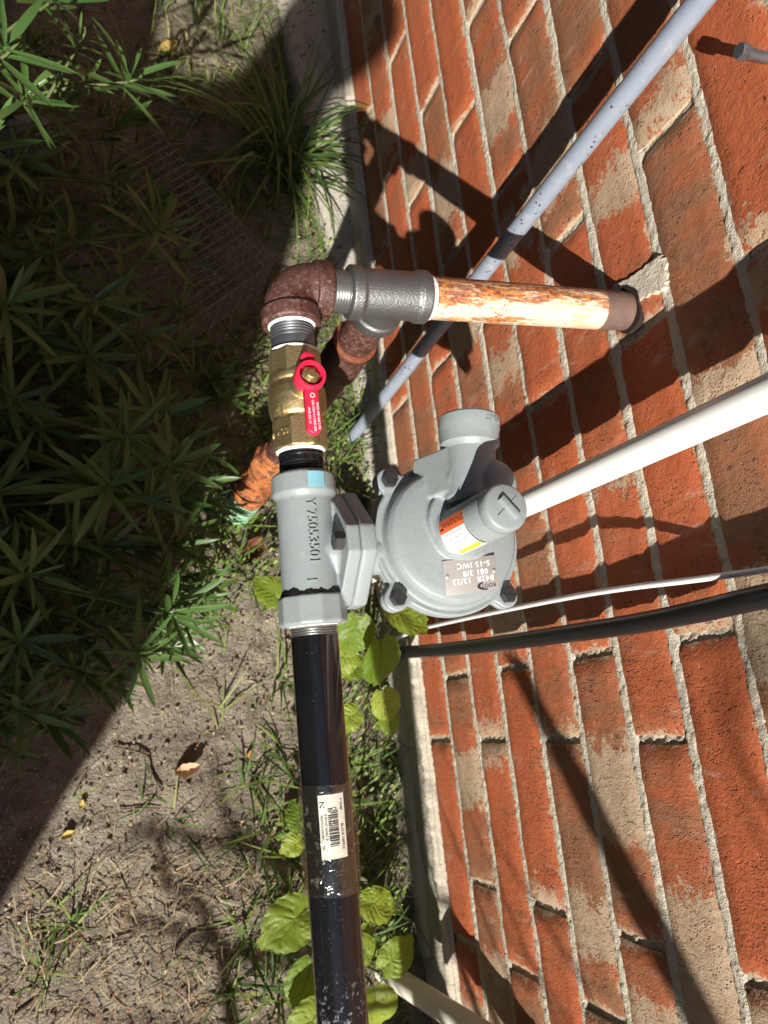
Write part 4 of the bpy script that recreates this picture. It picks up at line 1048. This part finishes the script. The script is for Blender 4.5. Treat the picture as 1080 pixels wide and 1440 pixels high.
def litter(name, n, fn, lmin, lmax, wd, mat):
    vs = []; fs = []; ts = []
    for k in range(n):
        x, y = fn(); az = random.uniform(0, 6.28); L_ = random.uniform(lmin, lmax); h = gz(x, y); d = Vector((math.cos(az), math.sin(az), random.uniform(-.18, .25))); s = Vector((-d.y, d.x, random.uniform(-.3, .3))) * wd * random.uniform(.5, 1.3)
        p = Vector((x, y, h + .0025 + random.uniform(0, .004))); n0 = len(vs); b_ = Vector((random.uniform(-1, 1), random.uniform(-1, 1), random.uniform(-.2, .6))) * L_ * .12
        vs += [p - s * .5, p + s * .5, p + d * L_ * .5 + b_ + s * .5, p + d * L_ * .5 + b_ - s * .5, p + d * L_ + s * .35, p + d * L_ - s * .35, p + Vector((0, 0, -wd)), p + d * L_ * .5 + b_ + Vector((0, 0, -wd)), p + d * L_ + Vector((0, 0, -wd))]
        fs += [(n0, n0 + 1, n0 + 2, n0 + 3), (n0 + 3, n0 + 2, n0 + 4, n0 + 5), (n0 + 1, n0 + 6, n0 + 7, n0 + 2), (n0 + 2, n0 + 7, n0 + 8, n0 + 4), (n0 + 6, n0, n0 + 3, n0 + 7), (n0 + 7, n0 + 3, n0 + 5, n0 + 8)]
        ts += [random.random()] * 9
    me = bpy.data.meshes.new(name); me.from_pydata([tuple(v) for v in vs], [], fs); tint(me, ts)
    return tag(link(name, me, mat), kind='stuff')
def f_all():
    while True:
        x = random.uniform(-.62, -.005); y = random.uniform(-.45, 1.3)
        if random.random() < .35 + 1.3 * float(fbm(np.array(x * 6), np.array(y * 6 + 3), 3)) + (.35 if y < -.15 else 0): return x, y
tag(litter('dry_straw', 1500, f_all, .006, .028, .0008, M['straw']), 'scattered dry straw and needles on the bare soil', 'straw')
tag(litter('soil_crumbs', 4500, lambda: (random.uniform(-.62, -.005), random.uniform(-.45, 1.2)), .0010, .0042, .0026, M['straw']), 'small crumbs and chips of dead plant on the soil', 'litter')
wv = []; wf = []; wt = []
for k in range(2600):
    y = random.uniform(-.55, 1.4); x = (-.03 if y < .1 else -.008) - abs(random.gauss(0, .06))
    if random.random() < .3: x = random.uniform(-.33, -.15); y = random.uniform(.15, .6)
    h = gz(x, y) + random.uniform(.004, .035); r = random.uniform(.0022, .0055); az = random.uniform(0, 6.28); n0 = len(wv)
    nrm_ = Vector((random.uniform(-.6, .6), random.uniform(-.6, .6), 1)).normalized(); a1 = nrm_.orthogonal().normalized(); a2 = nrm_.cross(a1); c = Vector((x, y, h))
    for q in range(6): wv.append(tuple(c + (a1 * math.cos(q * 1.047 + az) * r + a2 * math.sin(q * 1.047 + az) * r * .45)))
    wf.append(tuple(range(n0, n0 + 6))); wt += [random.random()] * 6
me = bpy.data.meshes.new('small_weeds'); me.from_pydata(wv, [], wf); tint(me, wt)
tag(link('small_weeds', me, M['weed']), 'tiny round leaved weeds covering the strip by the wall', 'weeds', kind='stuff')

# ------------------------------------------------------------------ lime-green leafy seedlings
def heart(n=40, ser=.03):
    out = []
    for i in range(n):
        t = 2 * math.pi * i / n; r = .50 * (1 - .18 * math.cos(t)) * (1 + ser * (1 if i % 2 else -1))
        x = r * math.sin(t) * .86; y = .5 - r * math.cos(t) * 1.02
        if abs(t - math.pi) < .16: y += .10
        if t < .3 or t > 2 * math.pi - .3: y += .10
        out.append((x, y))
    return out
def lime_leaf(parent, c, ln, az, tilt, roll, curl=.28):
    prof = heart(ser=random.uniform(.006, .026)); mid = [(0, .10 + .9 * i / 6) for i in range(7)]
    d = Vector((math.cos(az) * math.cos(tilt), math.sin(az) * math.cos(tilt), math.sin(tilt))); s = Vector((-math.sin(az), math.cos(az), 0)); nn = s.cross(d) * -1
    if nn.z < 0: nn = -nn
    s2 = s * math.cos(roll) + nn * math.sin(roll); nn = d.cross(s2); nn = nn if nn.z > 0 else -nn
    rings = [1.0, .90, .78, .64, .50, .36, .2, .06]; vs = []; fs = []; n = len(prof); vn = []; ph = random.random() * 6
    for r in rings:
        for i, (x, y) in enumerate(prof):
            X = x * r; Y = .5 + (y - .5) * r
            side = (Y - abs(X) * .75) * 7.0; vv = abs((side % 1.0) - .5) * 2; vv = max(0, 1 - vv * 2.2) if abs(X) > .02 else 0
            z = -curl * (Y - .4) ** 2 + abs(X) * .30 - .55 * X * X + .020 * math.sin(Y * 13 + ph + X * 9) * (.3 + abs(X) * 2) - .012 * vv
            vn.append(1 - vv); vs.append(c + (s2 * X + d * (Y - .12) + nn * z) * ln)
    for q in range(len(rings) - 1):
        for i in range(n): fs.append((q * n + i, q * n + (i + 1) % n, (q + 1) * n + (i + 1) % n, (q + 1) * n + i))
    fs.append(tuple((len(rings) - 1) * n + i for i in range(n)))
    mb = MB(); mb.add(vs, fs); lf = mb.obj('leaf', M['lime'], parent, 0); lf.data.shade_smooth(); at_ = lf.data.attributes.new('vein', 'FLOAT', 'POINT'); at_.data.foreach_set('value', np.array(vn, dtype=np.float32))
    v = MB(); v.tube([c + (d * (t - .12) + nn * (-curl * (t - .4) ** 2 + .004)) * ln for t in (.02, .25, .5, .75, .95)], [.011 * ln, .010 * ln, .008 * ln, .006 * ln, .002 * ln], 5); v.obj('midrib', M['stem'], lf, 60)
    return lf
def seedling(label, base, leaves):
    t = thing('leafy_seedling', label, 'plant', 'lime green seedlings')
    b_ = gp_(*base); b_.x = min(b_.x, -.02)
    top = Vector((0, 0, 0)); pts_ = []
    for (px, py, z, ln, a, tilt, roll) in leaves:
        c = P(px, py, z=z)
        if c.x > -.022: c.x = -.022
        lime_leaf(t, c, ln, math.radians(a), math.radians(tilt), math.radians(roll)); pts_.append(c)
    for c in pts_:
        m_ = b_.lerp(c, .55) + Vector((0, 0, .03)); MB().tube(spline([b_, m_, c], 5), .0016, 6).obj('stalk', M['stem'], t, 60)
    return t
# leaf: pixel of the stalk end, height, length, heading (90 = up the photo), tilt, roll
seedling('lime green seedling with drooping leaves just below the round regulator case', (515, 935),
         [(505, 862, .20, .062, -95, -35, 10), (535, 895, .22, .070, -82, -30, -12), (560, 865, .26, .048, -15, -15, 25), (540, 850, .28, .060, -30, 5, -20), (492, 905, .16, .05, -120, -10, 0), (515, 940, .12, .045, 170, -5, 10), (536, 968, .14, .050, -70, -20, 10), (508, 1000, .10, .045, -160, 0, 0), (538, 1000, .11, .038, -60, -10, 0), (480, 870, .18, .05, 110, 10, 0)])
seedling('lime green seedling with big toothed leaves either side of the black pipe', (470, 1330),
         [(440, 1272, .20, .066, 205, 5, 10), (505, 1268, .20, .048, -20, 0, -10), (440, 1345, .14, .060, 250, -10, 0), (535, 1368, .17, .050, 35, 10, 0), (525, 1350, .14, .040, 130, 0, 0), (455, 1405, .16, .066, 235, -5, 0), (525, 1385, .14, .066, -80, -25, 10), (505, 1300, .10, .048, -80, -35, 0)])
seedling('single lime green leaf poking out left of the regulator body', (385, 850), [(400, 850, .09, .052, 135, 5, 0), (420, 862, .09, .045, 10, 0, 0)])
seedling('yellow green lobed leaf beside the taped label on the black pipe', (425, 1165), [(425, 1170, .06, .040, 105, 0, 0), (428, 1180, .05, .034, 200, 0, 0)])

tag(litter('dry_grass', 650, lambda: (random.uniform(-.60, -.30) + .3 * random.random() ** 3, random.uniform(-.42, -.16)), .012, .045, .0009, M['straw']), 'matted dry grass on the soil at the bottom left', 'dry grass')
cv = []; cf = []
ico = [Vector(q).normalized() for q in ((0, 1, 1.6), (0, -1, 1.6), (0, 1, -1.6), (0, -1, -1.6), (1, 1.6, 0), (-1, 1.6, 0), (1, -1.6, 0), (-1, -1.6, 0), (1.6, 0, 1), (-1.6, 0, 1), (1.6, 0, -1), (-1.6, 0, -1))]
icf = [(0, 1, 8), (0, 8, 4), (0, 4, 5), (0, 5, 9), (0, 9, 1), (1, 9, 7), (1, 7, 6), (1, 6, 8), (8, 6, 10), (8, 10, 4), (4, 10, 2), (4, 2, 5), (5, 2, 11), (5, 11, 9), (9, 11, 7), (7, 11, 3), (7, 3, 6), (6, 3, 10), (10, 3, 2), (2, 3, 11)]
for k in range(2200):
    x = random.uniform(-.62, -.01); y = random.uniform(-.45, .6); r = .0010 + .0034 * random.random() ** 4; n0 = len(cv); h_ = gz(x, y) + r * .2
    for q in ico: cv.append((x + q.x * r * random.uniform(.7, 1.3), y + q.y * r * random.uniform(.7, 1.3), h_ + q.z * r * random.uniform(.5, .9)))
    cf += [tuple(i + n0 for i in f) for f in icf]
me = bpy.data.meshes.new('soil_clods'); me.from_pydata(cv, [], cf); me.shade_smooth()
tag(link('soil_clods', me, M['soil']), 'small clods and pebbles lying loose on the soil', 'clods', kind='stuff')
# loose dead leaves and twigs
def dead_leaf(label, px, py, ln, az, tn, cur=.25):
    mb = MB(); c = gp_(px, py) + Vector((0, 0, .0045)); d = Vector((math.cos(az), math.sin(az), .05)); s = Vector((-math.sin(az), math.cos(az), .1)); n = 8; vs = []
    for i in range(n + 1):
        t = i / n; w_ = .27 * math.sin(math.pi * min(1, t * .95 + .03)) ** .8 * (1 + .10 * math.sin(t * 11 + px) + .07 * math.sin(t * 23))
        for k in range(5):
            u = k / 2 - 1; vs.append(c + (d * (t - .5) + s * w_ * u) * ln + Vector((0, 0, (u * u * cur + t * t * .12 + .03 * math.sin(t * 9 + u * 3)) * ln)))
    mb.add(vs, [(i * 5 + k, i * 5 + k + 1, (i + 1) * 5 + k + 1, (i + 1) * 5 + k) for i in range(n) for k in range(4)])
    me = mb.mesh('dead_leaf', 0); me.shade_smooth(); tint(me, [tn] * len(vs)); tag(link('dead_leaf', me, M['dryleaf']), label, 'leaf', 'dead leaves on the ground')
dead_leaf('flat tan dead leaf lying alone on the bare soil', 262, 1082, .034, .2, .05)
dead_leaf('small orange dead leaf by the grass tuft left of the black pipe', 350, 1063, .016, 1.2, .35)
dead_leaf('curled reddish brown dead leaf below the rusty riser', 352, 778, .050, .9, 1.0, .55)
dead_leaf('reddish dead leaf on soil between cage and grass clump', 300, 250, .040, 2.2, 1.0)
dead_leaf('brown dead leaf in the shade near the top edge', 235, 72, .040, .6, .8)
dead_leaf('small yellow dead leaf on bare soil at the left', 95, 1173, .018, .4, .62)
dead_leaf('small yellow dead leaf at shadow edge on the left', 115, 1132, .014, 1.4, .66)
def twig(label, pts_, r):
    q = []
    for px, py in pts_: g_ = gp_(px, py); q.append(g_ + Vector((0, 0, .006)))
    tag(MB().tube(spline(q, 5), r, 6).obj('twig', M['bark'], None, 60), label, 'twig', 'twigs on the soil')
twig('thin bent twig on the soil beside the shrub shadow', [(160, 1050), (205, 1062), (212, 1085), (225, 1110)], .0016)
twig('long thin twig across the soil near the bottom', [(118, 1330), (150, 1325), (185, 1318)], .0012)
twig('curved dark twig right of the bare soil', [(240, 1345), (268, 1312), (310, 1305), (350, 1290)], .0014)
twig('pale straight twig at the lower left corner', [(15, 1430), (40, 1412), (62, 1394)], .0018)
twig('short twig near the middle of the bare soil', [(170, 1138), (200, 1136), (225, 1137)], .0012)

# ------------------------------------------------------------------ out of frame, towards the sun: trunk added to shade the left side
UX = Vector((.917, -.399, 0)); DXY = Vector((.399, .917, 0)); DB = -1.7
def SW(u, w, d=DB): return UX * u + DXY * d + Vector((0, 0, w - .725 * d))
tr = thing('shadow_blocker', 'unseen trunk-shaped blocker added behind the viewer to cast a person shadow', 'tree')
prof = [(-1.24, -.46, -1.0), (-.9, -.50, -.97), (-.6, -.50, -.95), (-.42, -.465, -.95), (-.30, -.437, -.95), (-.18, -.410, -.95), (-.09, -.388, -.95), (.0, -.382, -.95), (.10, -.388, -.95), (.20, -.395, -.95), (.45, -.408, -.95), (.56, -.425, -.90), (.62, -.440, -.72), (.70, -.452, -.62), (.77, -.445, -.61), (.826, -.420, -.60), (.86, -.408, -.60), (.935, -.390, -.58), (.975, -.402, -.57), (.998, -.43, -.54)]  # outline shaped to cast the shadow of the person holding the camera
tk = MB(); vs = []; N = 28
for (w_, ur, ul) in prof:
    c = (ur + ul) / 2; r = (ur - ul) / 2; z = w_ - .725 * DB
    for k in range(N):
        a = 2 * math.pi * k / N
        p_ = UX * (c + r * math.cos(a)) + DXY * (DB + .6 * min(r, .25) * math.sin(a)); vs.append(Vector((p_.x, p_.y, max(z, -.05))))
nn = len(prof)
tk.add(vs, [(i * N + k, i * N + (k + 1) % N, (i + 1) * N + (k + 1) % N, (i + 1) * N + k) for i in range(nn - 1) for k in range(N)] + [tuple(range(N))[::-1], tuple((nn - 1) * N + k for k in range(N))])
tk.obj('trunk', M['bark'], tr, 60)
MB().tube([SW(-.78, .30), SW(-.88, .50), SW(-.95, .66), SW(-.97, .82), SW(-.98, .86)], [.16, .17, .175, .16, .10], 18).obj('blocker_limb', M['bark'], tr, 60)  # extra arm of the blocker, added to shade the upper left ground
sap = thing('bare_sapling', 'bare leafless sapling standing behind the viewer to the right', 'tree')
MB().tube([SW(.62, -1.24), SW(.60, -.4), SW(.55, .2), SW(.50, .7), SW(.50, 1.2)], [.035, .03, .026, .02, .008], 14).obj('trunk', M['bark'], sap, 60)
MB().tube([SW(.56, .30), SW(.35, .385), SW(.15, .386), SW(.05, .384), SW(-.02, .380)], [.027, .026, .024, .021, .013], 14).obj('branch', M['bark'], sap, 60)
for (u0, w0, u1, w1, r) in [(.55, .10, .02, .02, .006), (.5, .0, -.05, -.12, .005), (.56, -.1, -.15, -.26, .005), (.3, .38, .05, .12, .005), (.25, .38, .1, .05, .004), (.5, .15, -.02, .10, .004), (.35, .38, -.0, .62, .0035), (.5, -.3, -.3, -.34, .005), (.45, -.25, -.15, -.45, .004), (.2, -.31, -.18, -.22, .003), (.1, -.32, -.2, -.40, .003), (.6, -.05, -.32, -.20, .014), (.6, -.2, -.28, -.27, .013), (.55, .1, -.1, -.16, .010), (.6, -.35, -.33, -.40, .012), (-.05, -.25, -.25, -.12, .009), (-.1, -.33, -.3, -.18, .009)]:
    q = [SW(u0 + (u1 - u0) * t, w0 + (w1 - w0) * t + .02 * math.sin(t * 7 + u0 * 9)) for t in (0, .25, .5, .75, 1)]
    MB().tube(q, [r, r * .9, r * .8, r * .6, r * .3], 6).obj('shadow_twig', M['bark'], sap, 60)

# ------------------------------------------------------------------ fences and eave added out of frame to cut the sky light
fence = thing('sky_blocker_fence', 'unseen tall dark board fence added behind the viewer to block sky light', 'fence')  # added to hide low sky and deepen the shade
fb = MB(); fb.box((0, 0, 0), (1, 0, 0), (0, 1, 0), (0, 0, 1), .022, .138, 2.30); fme = bevelled(fb, 'blocker_board', M['bark'], fence, .003, 1)
fme.location = (-1.9, -4.0, 1.16)
for k in range(1, 56):
    o_ = fme.copy(); COL.objects.link(o_); o_.parent = fence; o_.location = (-1.9 + random.uniform(-.004, .004), -4.0 + k * .143, 1.16 + random.uniform(-.01, .01))
for zz in (.35, 1.15, 1.95):
    MB().box((-1.93, 0, zz), (1, 0, 0), (0, 1, 0), (0, 0, 1), .036, 8.2, .085).obj('blocker_rail', M['bark'], fence, 0)
gate = thing('sky_blocker_gate', 'unseen dark board fence added past the wall to block sky light', 'fence')  # second screen of boards, added to darken ambient light
for k in range(13):
    o_ = fme.copy(); COL.objects.link(o_); o_.parent = gate; o_.rotation_euler = (0, 0, math.pi / 2); o_.location = (-1.82 + k * .143, 2.75, 1.16 + random.uniform(-.01, .01))
for zz in (.35, 1.95):
    MB().box((-.96, 2.79, zz), (0, 1, 0), (1, 0, 0), (0, 0, 1), .036, 1.85, .085).obj('blocker_rail', M['bark'], gate, 0)
ev = thing('sky_blocker_eave', 'unseen brown roof eave with gutter, added above the brick wall to block sky light', 'roof')  # added overhang that hides part of the sky
MB().box((-.06, .5, 2.74), (1, 0, 0), (0, 1, 0), (0, 0, 1), .30, 7.0, .05).obj('blocker_soffit', M['bark'], ev, 0)
MB().box((-.23, .5, 2.78), (1, 0, 0), (0, 1, 0), (0, 0, 1), .035, 7.0, .18).obj('blocker_fascia', M['bark'], ev, 0)
MB().tube(spline([SW(.5, 1.0), SW(.2, .74), SW(.07, .635), SW(.042, .617), SW(.026, .622), SW(.012, .65), SW(.0, .70), SW(-.01, .78)], 5), .0038, 6).obj('shadow_twig', M['bark'], sap, 60)  # added strand, shaped to cast the shadow of an unseen wire loop
